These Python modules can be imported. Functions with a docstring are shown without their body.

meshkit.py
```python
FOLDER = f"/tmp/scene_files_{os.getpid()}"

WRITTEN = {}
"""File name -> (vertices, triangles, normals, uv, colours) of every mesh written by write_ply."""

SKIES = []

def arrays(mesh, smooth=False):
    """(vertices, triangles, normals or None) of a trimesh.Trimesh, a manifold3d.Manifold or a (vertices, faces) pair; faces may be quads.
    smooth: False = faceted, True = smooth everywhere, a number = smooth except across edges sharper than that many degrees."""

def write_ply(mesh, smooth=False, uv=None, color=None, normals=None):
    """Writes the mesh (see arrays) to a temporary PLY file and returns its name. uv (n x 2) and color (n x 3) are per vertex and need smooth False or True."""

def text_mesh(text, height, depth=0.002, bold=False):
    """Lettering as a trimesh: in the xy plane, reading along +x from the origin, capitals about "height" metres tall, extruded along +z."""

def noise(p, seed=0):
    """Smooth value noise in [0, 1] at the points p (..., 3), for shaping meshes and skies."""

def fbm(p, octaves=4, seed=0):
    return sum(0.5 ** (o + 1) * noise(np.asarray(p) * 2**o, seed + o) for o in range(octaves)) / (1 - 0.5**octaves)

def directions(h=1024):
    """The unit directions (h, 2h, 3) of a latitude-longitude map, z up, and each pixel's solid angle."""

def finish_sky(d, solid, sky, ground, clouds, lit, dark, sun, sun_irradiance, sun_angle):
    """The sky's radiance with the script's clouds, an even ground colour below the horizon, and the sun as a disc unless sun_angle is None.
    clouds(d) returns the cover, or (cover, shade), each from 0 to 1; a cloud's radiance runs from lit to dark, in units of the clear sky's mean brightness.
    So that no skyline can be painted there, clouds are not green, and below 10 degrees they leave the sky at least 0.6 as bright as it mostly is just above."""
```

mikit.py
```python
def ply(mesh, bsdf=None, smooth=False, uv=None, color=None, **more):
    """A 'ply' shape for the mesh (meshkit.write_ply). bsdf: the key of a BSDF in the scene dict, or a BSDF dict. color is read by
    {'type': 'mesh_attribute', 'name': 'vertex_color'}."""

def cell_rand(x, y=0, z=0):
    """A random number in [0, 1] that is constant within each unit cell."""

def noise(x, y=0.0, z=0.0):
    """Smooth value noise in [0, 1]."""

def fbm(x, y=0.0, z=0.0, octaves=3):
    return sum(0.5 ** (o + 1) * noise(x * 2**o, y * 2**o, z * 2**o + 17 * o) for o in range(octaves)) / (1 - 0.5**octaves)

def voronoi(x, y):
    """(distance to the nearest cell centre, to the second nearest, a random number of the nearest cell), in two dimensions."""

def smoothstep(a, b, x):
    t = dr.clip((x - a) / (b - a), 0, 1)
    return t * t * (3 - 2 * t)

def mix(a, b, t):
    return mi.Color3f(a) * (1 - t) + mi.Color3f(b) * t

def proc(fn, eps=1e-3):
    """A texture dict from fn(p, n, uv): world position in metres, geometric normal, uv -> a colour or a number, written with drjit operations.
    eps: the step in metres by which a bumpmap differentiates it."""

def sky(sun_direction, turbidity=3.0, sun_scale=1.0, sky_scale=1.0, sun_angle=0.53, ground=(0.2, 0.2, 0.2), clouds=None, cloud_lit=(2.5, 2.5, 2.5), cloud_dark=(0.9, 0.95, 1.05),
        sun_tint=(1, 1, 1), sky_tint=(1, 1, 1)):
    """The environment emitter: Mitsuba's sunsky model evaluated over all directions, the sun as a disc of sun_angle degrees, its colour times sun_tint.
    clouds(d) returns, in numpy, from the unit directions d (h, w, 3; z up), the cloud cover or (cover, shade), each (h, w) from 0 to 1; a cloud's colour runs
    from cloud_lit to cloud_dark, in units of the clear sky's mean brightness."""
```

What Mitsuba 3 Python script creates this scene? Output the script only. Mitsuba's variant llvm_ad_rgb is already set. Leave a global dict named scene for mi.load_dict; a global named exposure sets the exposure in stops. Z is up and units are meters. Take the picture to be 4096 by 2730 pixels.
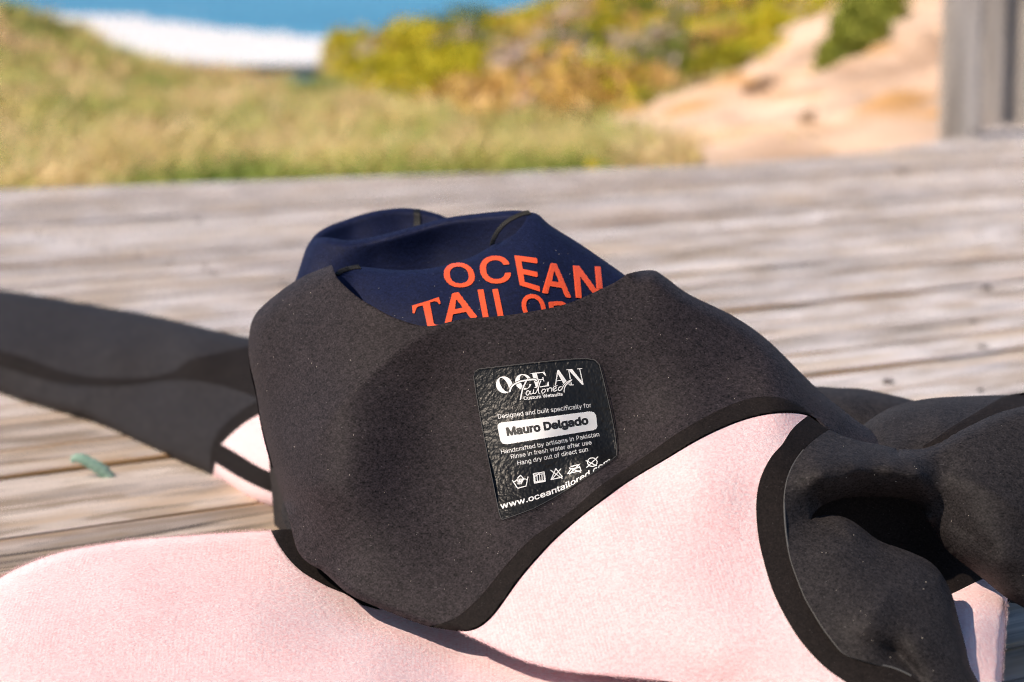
import math, random
import numpy as np, trimesh, shapely
import drjit as dr, mitsuba as mi
import mikit, meshkit
from mikit import noise, fbm, voronoi, smoothstep, mix, cell_rand
from scipy.interpolate import RBFInterpolator, CubicSpline
from scipy.spatial import Delaunay, cKDTree
from shapely.geometry import Polygon, LineString, Point, box
from shapely import affinity
from shapely.ops import unary_union

random.seed(7)
rng = np.random.default_rng(7)
T = mi.ScalarTransform4f

# ------------------------------------------------------------------ camera, light, exposure
W, H, F = 4096, 2730, 9637.0                     # the photograph's pixels and the lens in pixels
CAM_H, PITCH = 0.40, math.radians(8.64)
FWD = np.array([0, math.cos(PITCH), -math.sin(PITCH)])
UP = np.array([0, math.sin(PITCH), math.cos(PITCH)])
EYE = np.array([0, 0, CAM_H])
SUN = (-0.72, -0.46, 0.82)
exposure = 1.65
scene, labels = {}, {}
scene['camera'] = {'type': 'thinlens', 'fov': math.degrees(2 * math.atan(W / 2 / F)), 'fov_axis': 'x',
                   'to_world': T().look_at(origin=EYE.tolist(), target=(EYE + FWD).tolist(), up=[0, 0, 1]),
                   'aperture_radius': 0.0055, 'focus_distance': 1.44, 'near_clip': 0.02, 'far_clip': 9000.0}
scene['sky_light'] = mikit.sky(SUN, turbidity=3, ground=(0.22, 0.2, 0.17), sun_tint=(0.96, 0.985, 1.09))


def at(px, py, Y):
    """The point at forward distance Y metres on the sight line of a pixel of the photograph."""
    px, py, Y = np.broadcast_arrays(np.asarray(px, float), np.asarray(py, float), np.asarray(Y, float))
    d = FWD + ((px - W / 2) / F)[..., None] * np.array([1.0, 0, 0]) - ((py - H / 2) / F)[..., None] * UP
    return EYE + d * (Y / d[..., 1])[..., None]


def ground(px, py, z=0.0):
    a = at(px, py, 1.0) - EYE
    return EYE + a * ((z - CAM_H) / a[..., 2])[..., None]


# ------------------------------------------------------------------ materials
def bsdf(key, d):
    scene[key] = d
    return key


def speck(p, s):
    return noise(p.x * s, p.y * s, p.z * s)


def neoprene(key, col, col2, grain, rough=0.72, spec=0.22, sheen=0.25, bump=0.00012, s=1500):
    def f(p, n, uv):
        a = speck(p, s)
        b = fbm(p.x * 55, p.y * 55, p.z * 55)
        c = mix(col, col2, b)
        return c * dr.maximum(0.1, 1 + grain * (a - 0.5) + 0.5 * grain * (speck(p, s * 0.45) - 0.5)) + mi.Color3f(0.12, 0.115, 0.115) * smoothstep(0.88, 0.97, speck(p, s * 0.62)) * grain * 0.25
    def h(p, n, uv):
        return speck(p, s * 0.8) + 0.5 * speck(p, s * 0.4)
    return bsdf(key, {'type': 'twosided', 'bsdf': {'type': 'bumpmap', 'arbitrary': {**mikit.proc(h, 0.0004)}, 'scale': bump,
                'bsdf': {'type': 'principled', 'base_color': mikit.proc(f), 'roughness': rough, 'specular': spec, 'sheen': sheen, 'sheen_tint': 0.1}}})


neoprene('chest_neoprene', (0.0200, 0.0156, 0.0177), (0.0280, 0.0220, 0.0248), 1.6, s=1250, sheen=0.5)
neoprene('black_neoprene', (0.0185, 0.0160, 0.0168), (0.0270, 0.0235, 0.0245), 1.4, s=1250, sheen=0.4)
neoprene('tape_neoprene', (0.0105, 0.0080, 0.0075), (0.015, 0.0115, 0.0108), 1.0, rough=0.8, sheen=0.1, spec=0.15)
neoprene('navy_lining', (0.0050, 0.0085, 0.034), (0.0072, 0.0115, 0.045), 0.9, rough=0.7, sheen=0.15, spec=0.2)


def pink_f(p, n, uv):
    a = fbm(p.x * 900, p.y * 900, p.z * 900, octaves=2)
    b = fbm(p.x * 40, p.y * 40, p.z * 40, octaves=2)
    k = 0.16 * dr.sin(2850 * (p.x + 0.35 * p.z)) * smoothstep(0.42, 0.62, fbm(p.x * 26, p.y * 26, p.z * 26 + 4))
    t = dr.clip(k + 0.42 + 1.7 * (a - 0.5) + 0.35 * (b - 0.5), 0, 1)
    return mix((0.805, 0.655, 0.665), (0.79, 0.475, 0.485), t)


bsdf('pink_fleece', {'type': 'twosided', 'bsdf': {'type': 'bumpmap', 'arbitrary': mikit.proc(lambda p, n, uv: speck(p, 900) + speck(p, 420), 0.0004), 'scale': 0.0003,
     'bsdf': {'type': 'principled', 'base_color': mikit.proc(pink_f), 'roughness': 0.9, 'specular': 0.15, 'sheen': 1.0, 'sheen_tint': 0.0}}})
bsdf('leather', {'type': 'twosided', 'bsdf': {'type': 'bumpmap', 'arbitrary': mikit.proc(lambda p, n, uv: fbm(p.x * 700, p.y * 700, p.z * 420), 0.0003), 'scale': 0.0008,
     'bsdf': {'type': 'principled', 'base_color': {'type': 'rgb', 'value': [0.008, 0.008, 0.008]}, 'roughness': 0.42, 'specular': 0.4}}})
bsdf('white_print', {'type': 'twosided', 'bsdf': {'type': 'principled', 'base_color': {'type': 'rgb', 'value': [0.86, 0.86, 0.84]}, 'roughness': 0.5}})
bsdf('black_print', {'type': 'twosided', 'bsdf': {'type': 'principled', 'base_color': {'type': 'rgb', 'value': [0.015, 0.015, 0.015]}, 'roughness': 0.5}})
bsdf('orange_print', {'type': 'twosided', 'bsdf': {'type': 'principled', 'base_color': {'type': 'rgb', 'value': [0.88, 0.105, 0.032]}, 'roughness': 0.4}})
bsdf('thread', {'type': 'twosided', 'bsdf': {'type': 'principled', 'base_color': {'type': 'rgb', 'value': [0.005, 0.0045, 0.004]}, 'roughness': 0.6}})
bsdf('piping', {'type': 'twosided', 'bsdf': {'type': 'principled', 'base_color': {'type': 'rgb', 'value': [0.07, 0.07, 0.07]}, 'roughness': 0.6}})


def wood_f(p, n, uv):
    u, v = uv.x, uv.y
    idx = dr.floor(u / 100 + 0.5)
    tone = cell_rand(idx, 3)
    g1 = fbm(u * 8.0, v * 70, idx * 7.1)
    g2 = fbm(u * 9.0, v * 420, idx * 3.3, octaves=2)
    st = fbm(u * 6, v * 22, idx * 5.7)
    c = mix((0.34, 0.305, 0.285), (0.62, 0.585, 0.585), smoothstep(0.3, 0.7, 0.75 * g1 + 0.25 * tone))
    c = mix(c, (0.34, 0.32, 0.335), smoothstep(0.5, 0.75, st) * 0.8)
    c = c * (0.5 + 0.95 * g2)
    mo = fbm(u * 15, v * 48, idx * 1.7 + 2)
    c = mix(c, (0.63, 0.59, 0.60), smoothstep(0.52, 0.66, mo) * 0.55)
    c = mix(c, (0.30, 0.24, 0.185), smoothstep(0.47, 0.35, mo) * 0.6)
    c = mix(c, (0.55, 0.44, 0.33), 0.55 * smoothstep(0.54, 0.68, fbm(u * 7 + 40, v * 30, idx * 3.9)))
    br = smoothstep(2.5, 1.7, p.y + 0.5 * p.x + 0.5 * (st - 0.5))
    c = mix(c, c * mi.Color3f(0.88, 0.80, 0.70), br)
    e = smoothstep(0.0085, 0.001, dr.minimum(v, 0.0985 - v) + 0.012 * (fbm(u * 8, idx * 2.0, 4) - 0.5))
    c = mix(c, (0.40, 0.24, 0.11), e * 0.9 * smoothstep(0.3, 0.6, fbm(u * 2.5, idx * 9.0, 1)))
    w = smoothstep(0.60, 0.78, fbm(u * 1.2 + 31, v * 24, idx * 2.3))
    c = mix(c, (0.27, 0.165, 0.085), w * 0.65)
    d, d2, r = voronoi(u * 1.1 + idx * 3.7, v * 9 + idx * 1.3)
    k = smoothstep(0.12, 0.03, d + 0.05 * (g1 - 0.5)) * smoothstep(0.33, 0.38, r)
    c = mix(c, (0.07, 0.05, 0.035), k * 0.85)
    dk = smoothstep(0.60, 0.72, fbm(u * 3.5 + 3, v * 26, idx * 4.1))
    c = mix(c, (0.17, 0.135, 0.11), dk * 0.5)
    cr = smoothstep(0.05, 0.0, dr.abs(fbm(u * 1.4, v * 34, idx * 11.0 + 5) - 0.5)) * smoothstep(0.5, 0.62, fbm(u * 2.2 + 9, v * 10, idx))
    return mix(c, (0.05, 0.038, 0.03), cr * 0.85)


def wood_h(p, n, uv):
    idx = dr.floor(uv.x / 100 + 0.5)
    return fbm(uv.x * 5, uv.y * 260, idx * 3.3, octaves=3)


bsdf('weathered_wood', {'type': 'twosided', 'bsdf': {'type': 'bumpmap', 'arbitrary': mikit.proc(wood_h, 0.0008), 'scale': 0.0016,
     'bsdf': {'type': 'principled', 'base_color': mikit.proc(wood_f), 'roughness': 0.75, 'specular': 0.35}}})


def post_f(p, n, uv):
    g = fbm(p.x * 60, p.y * 60, p.z * 3.0)
    b = fbm(p.x * 14 + 3, p.y * 14, p.z * 2.0)
    c = mix((0.30, 0.27, 0.24), (0.50, 0.47, 0.45), smoothstep(0.3, 0.7, 0.5 * g + 0.5 * b))
    return mix(c, (0.10, 0.075, 0.055), 0.6 * smoothstep(0.62, 0.75, g))


bsdf('post_wood', {'type': 'twosided', 'bsdf': {'type': 'bumpmap', 'arbitrary': mikit.proc(lambda p, n, uv: fbm(p.x * 90, p.y * 90, p.z * 4), 0.002), 'scale': 0.004,
     'bsdf': {'type': 'principled', 'base_color': mikit.proc(post_f), 'roughness': 0.8, 'specular': 0.3}}})


def sand_f(p, n, uv):
    a = fbm(p.x * 1.3, p.y * 1.3, p.z * 2.5)
    b = fbm(p.x * 9, p.y * 9, p.z * 9)
    c = mix((0.52, 0.355, 0.245), (0.68, 0.505, 0.385), smoothstep(0.3, 0.7, 0.7 * a + 0.3 * b))
    return mix(c, (0.52, 0.29, 0.11), smoothstep(0.52, 0.68, fbm(p.x * 2.2 + 5, p.y * 1.6, p.z * 5)) * 0.9)


bsdf('sand_earth', {'type': 'twosided', 'bsdf': {'type': 'principled', 'base_color': mikit.proc(sand_f), 'roughness': 0.95, 'specular': 0.1}})
bsdf('soil', {'type': 'twosided', 'bsdf': {'type': 'principled', 'roughness': 0.95, 'specular': 0.1,
     'base_color': mikit.proc(lambda p, n, uv: mix((0.16, 0.12, 0.05), (0.34, 0.23, 0.15), fbm(p.x * 2, p.y * 2, p.z * 2)))}})
bsdf('leafy', {'type': 'twosided', 'bsdf': {'type': 'principled', 'base_color': {'type': 'mesh_attribute', 'name': 'vertex_color'}, 'roughness': 0.65, 'specular': 0.3}})
bsdf('sea_water', {'type': 'twosided', 'bsdf': {'type': 'principled', 'roughness': 0.4, 'specular': 0.35,
     'base_color': mikit.proc(lambda p, n, uv: mix((0.05, 0.23, 0.40), (0.10, 0.35, 0.54), fbm(p.x * 0.05, p.y * 0.015, 1.0)))}})
bsdf('sea_foam', {'type': 'twosided', 'bsdf': {'type': 'diffuse', 'reflectance': {'type': 'rgb', 'value': [0.93, 0.94, 0.95]}}})
bsdf('green_stem', {'type': 'twosided', 'bsdf': {'type': 'principled', 'roughness': 0.45,
     'base_color': mikit.proc(lambda p, n, uv: mix((0.13, 0.28, 0.20), (0.42, 0.60, 0.50), fbm(p.x * 160, p.y * 160, p.z * 160)))}})
bsdf('yellow_petal', {'type': 'twosided', 'bsdf': {'type': 'diffuse', 'reflectance': {'type': 'rgb', 'value': [0.62, 0.50, 0.05]}}})
bsdf('dark_crumb', {'type': 'twosided', 'bsdf': {'type': 'diffuse', 'reflectance': {'type': 'rgb', 'value': [0.03, 0.022, 0.018]}}})
bsdf('nail_iron', {'type': 'twosided', 'bsdf': {'type': 'principled', 'base_color': {'type': 'rgb', 'value': [0.09, 0.06, 0.045]}, 'roughness': 0.6, 'metallic': 0.4}})


# ------------------------------------------------------------------ scene entries
COUNT = {}


def key_for(name, parent=None):
    base = name if parent is None else parent + '__' + name
    n = COUNT.get(base, 0)
    COUNT[base] = n + 1
    return base if n == 0 else f'{base}_{n:03d}'


def obj(name, mesh, mat, parent=None, smooth=35, label=None, category=None, group=None, kind=None, **more):
    k = key_for(name, parent)
    scene[k] = mikit.ply(mesh, mat, smooth=smooth, **more)
    tag(k, label, category, group, kind)
    return k


def tag(k, label=None, category=None, group=None, kind=None):
    d = {a: b for a, b in (('label', label), ('category', category), ('group', group), ('kind', kind)) if b}
    if d:
        labels[k] = d


# ------------------------------------------------------------------ cloth tools
def crv(pts, step=9.0):
    """A smooth dense curve through traced points."""
    p = np.asarray(pts, float)
    if len(p) < 3:
        n = max(2, int(np.linalg.norm(p[1] - p[0]) / step) + 1)
        return p[0] + (p[1] - p[0]) * np.linspace(0, 1, n)[:, None]
    t = np.r_[0, np.cumsum(np.sqrt(np.linalg.norm(np.diff(p, axis=0), axis=1)))]
    c = CubicSpline(t, p, bc_type='natural')
    q = c(np.linspace(0, t[-1], 600))
    s = np.r_[0, np.cumsum(np.linalg.norm(np.diff(q, axis=0), axis=1))]
    n = max(3, int(s[-1] / step) + 1)
    u = np.linspace(0, s[-1], n)
    return np.stack([np.interp(u, s, q[:, 0]), np.interp(u, s, q[:, 1])], 1)


def chain(*curves):
    return np.vstack([np.asarray(c, float) for c in curves])


def field(points, rolls=(), smooth=1e-4, folds=()):
    """Forward distance of a sheet of cloth: a thin plate through the given (x, y, Y), turning away along its rolled edges."""
    a = np.asarray(points, float)
    f = RBFInterpolator(a[:, :2] / 1000, a[:, 2], kernel='thin_plate_spline', smoothing=smooth)
    lines = [(cKDTree(crv(pts, 4.0)), w, d) for pts, w, d in rolls]
    sharp = [(crv(pts, 4.0), w, d) for pts, w, d in folds]
    sharp = [(cKDTree(c), np.sin(np.pi * np.linspace(0.04, 0.96, len(c))) ** 0.6, w, d) for c, w, d in sharp]

    def Y(px, py):
        q = np.stack([np.ravel(px), np.ravel(py)], 1).astype(float)
        y = f(q / 1000)
        for tree, w, d in lines:
            t = np.clip(tree.query(q)[0] / w, 0, 1)
            y = y + d * (1 - np.sqrt(np.clip(1 - (1 - t) ** 2, 0, 1)))
        for tree, fade, w, d in sharp:                      # a fold: + for a valley, - for a ridge
            r, i = tree.query(q)
            y = y + d * fade[i] * np.exp(-(np.sqrt(r * r + 64) - 8) / w)
        return y.reshape(np.shape(px))
    return Y


def dense(poly_pts, step):
    p = np.asarray(poly_pts, float)
    out = []
    for a, b in zip(p, np.roll(p, -1, 0)):
        n = max(1, int(np.ceil(np.linalg.norm(b - a) / step)))
        out.append(a + (b - a) * np.arange(n)[:, None] / n)
    return np.vstack(out)


def triangulate(poly, step):
    """Vertices and triangles that fill a polygon (holes allowed) evenly."""
    rings = [np.asarray(r.coords)[:-1] for r in (poly.exterior, *poly.interiors)]
    edge = np.vstack([dense(r, step * 0.8) for r in rings])
    x0, y0, x1, y1 = poly.bounds
    gx, gy = np.meshgrid(np.arange(x0, x1 + step, step), np.arange(y0, y1 + step, step * 0.87))
    gx = gx + (np.arange(gx.shape[0]) % 2)[:, None] * step / 2
    g = np.stack([gx.ravel(), gy.ravel()], 1)
    g = g[shapely.contains_xy(poly.buffer(-0.55 * step), g[:, 0], g[:, 1])]
    v = np.vstack([edge, g])
    v = v[np.sort(np.unique(np.round(v, 3), axis=0, return_index=True)[1])]
    f = Delaunay(v).simplices
    c = v[f].mean(1)
    f = f[shapely.contains_xy(poly, c[:, 0], c[:, 1])]
    used = np.unique(f)
    m = np.full(len(v), -1)
    m[used] = np.arange(len(used))
    return v[used], m[f]


def sheet(poly_pts, Y, thick=0.004, off=0.0, step=16.0, holes=()):
    """A sheet of cloth with thickness that fills the traced outline and lies at the distance Y(x, y)."""
    poly = poly_pts if isinstance(poly_pts, Polygon) else Polygon(poly_pts, holes)
    if not poly.is_valid:
        poly = max(getattr(poly.buffer(0), 'geoms', [poly.buffer(0)]), key=lambda g: g.area)
    v, f = triangulate(poly, step)
    y = Y(v[:, 0], v[:, 1]) - off
    front, back = at(v[:, 0], v[:, 1], y), at(v[:, 0], v[:, 1], y + thick)
    cr = np.cross(v[f[:, 1]] - v[f[:, 0]], v[f[:, 2]] - v[f[:, 0]])
    f = np.where((cr > 0)[:, None], f[:, ::-1], f)          # y runs down in the picture
    e = np.vstack([f[:, [0, 1]], f[:, [1, 2]], f[:, [2, 0]]])
    s = set(map(tuple, e.tolist()))
    rim = np.array([t for t in e.tolist() if (t[1], t[0]) not in s])
    n = len(v)
    walls = np.vstack([np.stack([rim[:, 1], rim[:, 0], rim[:, 0] + n], 1), np.stack([rim[:, 1], rim[:, 0] + n, rim[:, 1] + n], 1)])
    return trimesh.Trimesh(np.vstack([front, back]), np.vstack([f, f[:, ::-1] + n, walls]), process=False)


def ribbon_pts(left, right):
    return chain(left, right[::-1])


def print_mesh(poly, Y, off, depth, step=10.0):
    """Flat print: polygons in picture pixels laid on a sheet."""
    parts = []
    for g in getattr(poly, 'geoms', [poly]):
        if g.is_empty or g.geom_type != 'Polygon' or g.area < 2:
            continue
        parts.append(sheet(g, Y, thick=depth, off=off + depth, step=step))
    return trimesh.util.concatenate(parts)


def glyph_poly(text, bold=False):
    """The outline of lettering with capitals one unit tall, from its own flat mesh."""
    m = meshkit.text_mesh(text, 1.0, 0.1, bold)
    v, f = np.array(m.vertices), np.array(m.faces)
    top = f[np.abs(v[f][:, :, 2] - 0.1).max(1) < 1e-6]
    return unary_union([Polygon(t) for t in v[top][:, :, :2] if Polygon(t).area > 1e-9]).buffer(1e-4)


def warp(poly, fn):
    return shapely.transform(poly, fn)


def to_quad(poly, q, bounds=None):
    """Maps the polygon's box to the picture quad (top left, top right, bottom right, bottom left)."""
    x0, y0, x1, y1 = bounds or poly.bounds
    tl, tr, br, bl = map(np.asarray, q)
    def fn(c):
        u, v = ((c[:, 0] - x0) / (x1 - x0))[:, None], ((c[:, 1] - y0) / (y1 - y0))[:, None]
        return (1 - u) * (1 - v) * bl + u * (1 - v) * br + u * v * tr + (1 - u) * v * tl
    return warp(poly.segmentize(0.08), fn).buffer(0)


def on_curve(poly, base, cap, up, width=None):
    """Sets lettering along a base curve of the picture, capitals cap pixels tall."""
    b = crv(base, 3.0)
    s = np.r_[0, np.cumsum(np.linalg.norm(np.diff(b, axis=0), axis=1))]
    x0, _, x1, _ = poly.bounds
    up = np.asarray(up, float) / np.linalg.norm(up)
    def fn(c):
        t = (c[:, 0] - x0) / (x1 - x0) * s[-1]
        return np.stack([np.interp(t, s, b[:, 0]), np.interp(t, s, b[:, 1])], 1) + c[:, 1:2] * cap * up
    return warp(poly, fn).buffer(0)


# ------------------------------------------------------------------ the deck
PL_DIR = np.array([15700 - W / 2, F]) / np.hypot(15700 - W / 2, F)
PL_N = np.array([-PL_DIR[1], PL_DIR[0]])
edge_px = [(-900, 790), (0, 757), (2048, 690), (2900, 655), (3500, 606), (3775, 562), (4096, 470), (4400, 400)]
edge_xy = np.array([ground(x, y)[:2] for x, y in edge_px])
deck_area = Polygon(np.vstack([edge_xy, [[4.2, 8.5], [4.5, -2.5], [-4.5, -2.5], [-2.2, 4.1]]]))
PITCH_W, GAP = 0.1016, 0.0032
off0 = float(PL_N @ ground(0, 2163)[:2])
struct_deck = 'deck'
tag('deck', 'grey weathered timber deck of long boards under the wetsuit', kind='structure')
prng = random.Random(3)
NAILS = []
for k in range(-20, 80):
    o = off0 + k * PITCH_W
    a, b = o + GAP / 2, o + PITCH_W - GAP / 2
    strip = Polygon([PL_DIR * s + PL_N * q for s, q in ((-9, a), (12, a), (12, b), (-9, b))])
    g = strip.intersection(deck_area)
    z = prng.uniform(-0.0018, 0.0018)
    for piece in getattr(g, 'geoms', [g]):
        if piece.is_empty or piece.geom_type != 'Polygon' or piece.area < 0.0004:
            continue
        parts = []
        for gg, z0, z1 in ((piece, z - 0.028, z - 0.0018), (piece.buffer(-0.0022, join_style=2), z - 0.010, z)):
            for q in getattr(gg, 'geoms', [gg]):
                if q.area > 1e-5:
                    m = trimesh.creation.extrude_polygon(q, z1 - z0, engine='earcut')
                    m.apply_translation([0, 0, z0])
                    parts.append(m)
        m = trimesh.util.concatenate(parts)
        v = np.array(m.vertices)[np.array(m.faces).ravel()]
        uv = np.stack([v[:, :2] @ PL_DIR + 100.0 * (k + 60), v[:, :2] @ PL_N - a], 1)
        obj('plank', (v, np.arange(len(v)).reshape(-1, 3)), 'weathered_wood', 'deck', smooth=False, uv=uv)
    NAILS.append((a, b, z))
for s in (0.35, 1.55, 2.75, 3.95):                                   # rows of nails over the joists
    for a, b, z in NAILS:
        for q in (a + 0.022, b - 0.022):
            c = PL_DIR * (s + prng.uniform(-0.012, 0.012)) + PL_N * (q + prng.uniform(-0.004, 0.004))
            if deck_area.contains(Point(c)) and 1.2 < c[1] < 6.5 and abs(c[0]) < 0.24 * c[1] and prng.random() < 0.5:
                m = trimesh.creation.cylinder(0.0042, 0.003, sections=10)
                m.apply_translation([c[0], c[1], z + 0.0002])
                obj('nail', m, 'nail_iron', 'deck', smooth=30)

for x, y, rd in ((3610, 690, 0.011), (3945, 1152, 0.006), (3930, 1392, 0.006), (3552, 1528, 0.0055), (3893, 1290, 0.005), (2870, 905, 0.006), (790, 880, 0.008)):   # bigger, rusted heads
    m = trimesh.creation.cylinder(rd, 0.004, sections=14)
    m.apply_translation(ground(x, y))
    obj('nail', m, 'nail_iron', 'deck', smooth=30)

# ------------------------------------------------------------------ land, bank, sea
LAND = [(-300, 740, 4.9, -.14), (900, 720, 5.2, -.14), (2000, 690, 5.4, -.14), (2800, 650, 5.9, -.1), (3400, 600, 6.6, -.06), (4096, 500, 8.0, -.05),
        (-400, 520, 8, -.14), (1000, 520, 8.5, -.14), (2000, 520, 8.5, -.14),
        (-400, 300, 14, -.12), (600, 360, 14, -.14), (1300, 380, 14, -.14),
        (-600, -150, 25, -.18), (0, -10, 25, -.18), (200, 70, 25, -.18), (420, 150, 24, -.18), (800, 255, 22, -.18), (1250, 320, 21, -.18),
        (1380, 180, 28, -.1), (1600, 120, 30, -.1), (1900, 80, 32, -.1), (2150, 30, 33, -.1), (2600, -150, 35, -.1), (3300, -420, 36, 0), (4300, -600, 37, 0),
        (1450, 310, 22, -.1), (2000, 370, 18, -.1), (2500, 440, 13.5, 0), (2200, 200, 25, -.05), (2600, 250, 20, -.05), (3000, 200, 18.5, 0), (3300, 100, 19, 0), (3600, -50, 19, 0),
        (3700, 300, 11, 0), (3700, 520, 8.6, 0), (2800, 600, 8, 0), (3300, 540, 8.2, 0), (3100, 450, 10, 0), (4096, 0, 16, 0), (4096, 350, 9.5, 0), (4400, 100, 13, 0)]
P = np.array([at(x, y, Y) + [0, 0, dz] for x, y, Y, dz in LAND])
sea_z = -4.2
extra = [(-1.4, 4.0, -.3), (0, 4.0, -.3), (2.2, 4.5, -.3), (-4, 3, -.35), (4, 3, -.35), (-9, 12, .1), (-12, 22, 1.0), (9, 12, 1.2), (14, 20, 3.5),
         (-6, 1, -.4), (6, 1, -.4), (0, -3, -.4), (0, 1.5, -.4)]
P = np.vstack([P, extra])
zf = RBFInterpolator(P[:, :2] / 10, P[:, 2], kernel='thin_plate_spline', smoothing=1e-5)
rim_pts = np.array([(-30, 28), (-5.0, 27.5), (-4.3, 25.5), (-3.0, 23.6), (-1.7, 22.3), (-1.55, 24), (-1.9, 29.5), (-1.3, 31), (-.4, 33), (.5, 34.5), (2.5, 37), (6, 39), (40, 42)])


def land_z(x, y):
    x, y = np.broadcast_arrays(np.asarray(x, float), np.asarray(y, float))
    q = np.stack([x.ravel(), y.ravel()], 1)
    z = zf(np.clip(q, [-16, -4], [18, 40]) / 10)
    z = z + 0.10 * (meshkit.fbm(np.c_[q * 1.1, q[:, :1] * 0], 3, 5) - 0.5) * np.clip((q[:, 1] - 5) / 4, 0, 1)
    over = q[:, 1] - np.interp(q[:, 0], rim_pts[:, 0], rim_pts[:, 1])          # beyond the rim the land falls to the sea
    t = np.clip(over / 3.5, 0, 1)
    z = z * (1 - t * t * (3 - 2 * t)) + (sea_z - 1.5) * (t * t * (3 - 2 * t))
    return z.reshape(x.shape)


gx, gy = np.r_[np.arange(-60, -10, 4.0), np.arange(-10, 16, 0.12), np.arange(16, 80, 4.0)], np.r_[np.arange(-30, 3, 3.0), np.arange(3, 46, 0.14)]
X, Yg = np.meshgrid(gx, gy)
Z = land_z(X, Yg)
ny, nx = X.shape
ii = np.arange(ny * nx).reshape(ny, nx)
quads = np.stack([ii[:-1, :-1], ii[:-1, 1:], ii[1:, 1:], ii[1:, :-1]], -1).reshape(-1, 4)
obj('ground', (np.stack([X, Yg, Z], -1).reshape(-1, 3), quads), 'soil', smooth=True, kind='structure', label='soil and slope behind the deck')


def land_hit(px, py):
    """Where the sight line of a pixel meets the land."""
    Ys = np.arange(4.5, 45, 0.05)
    p = at(px, py, Ys)
    under = p[:, 2] < land_z(p[:, 0], p[:, 1])
    i = np.argmax(under) if under.any() else len(Ys) - 1
    return p[i, :2]


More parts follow.
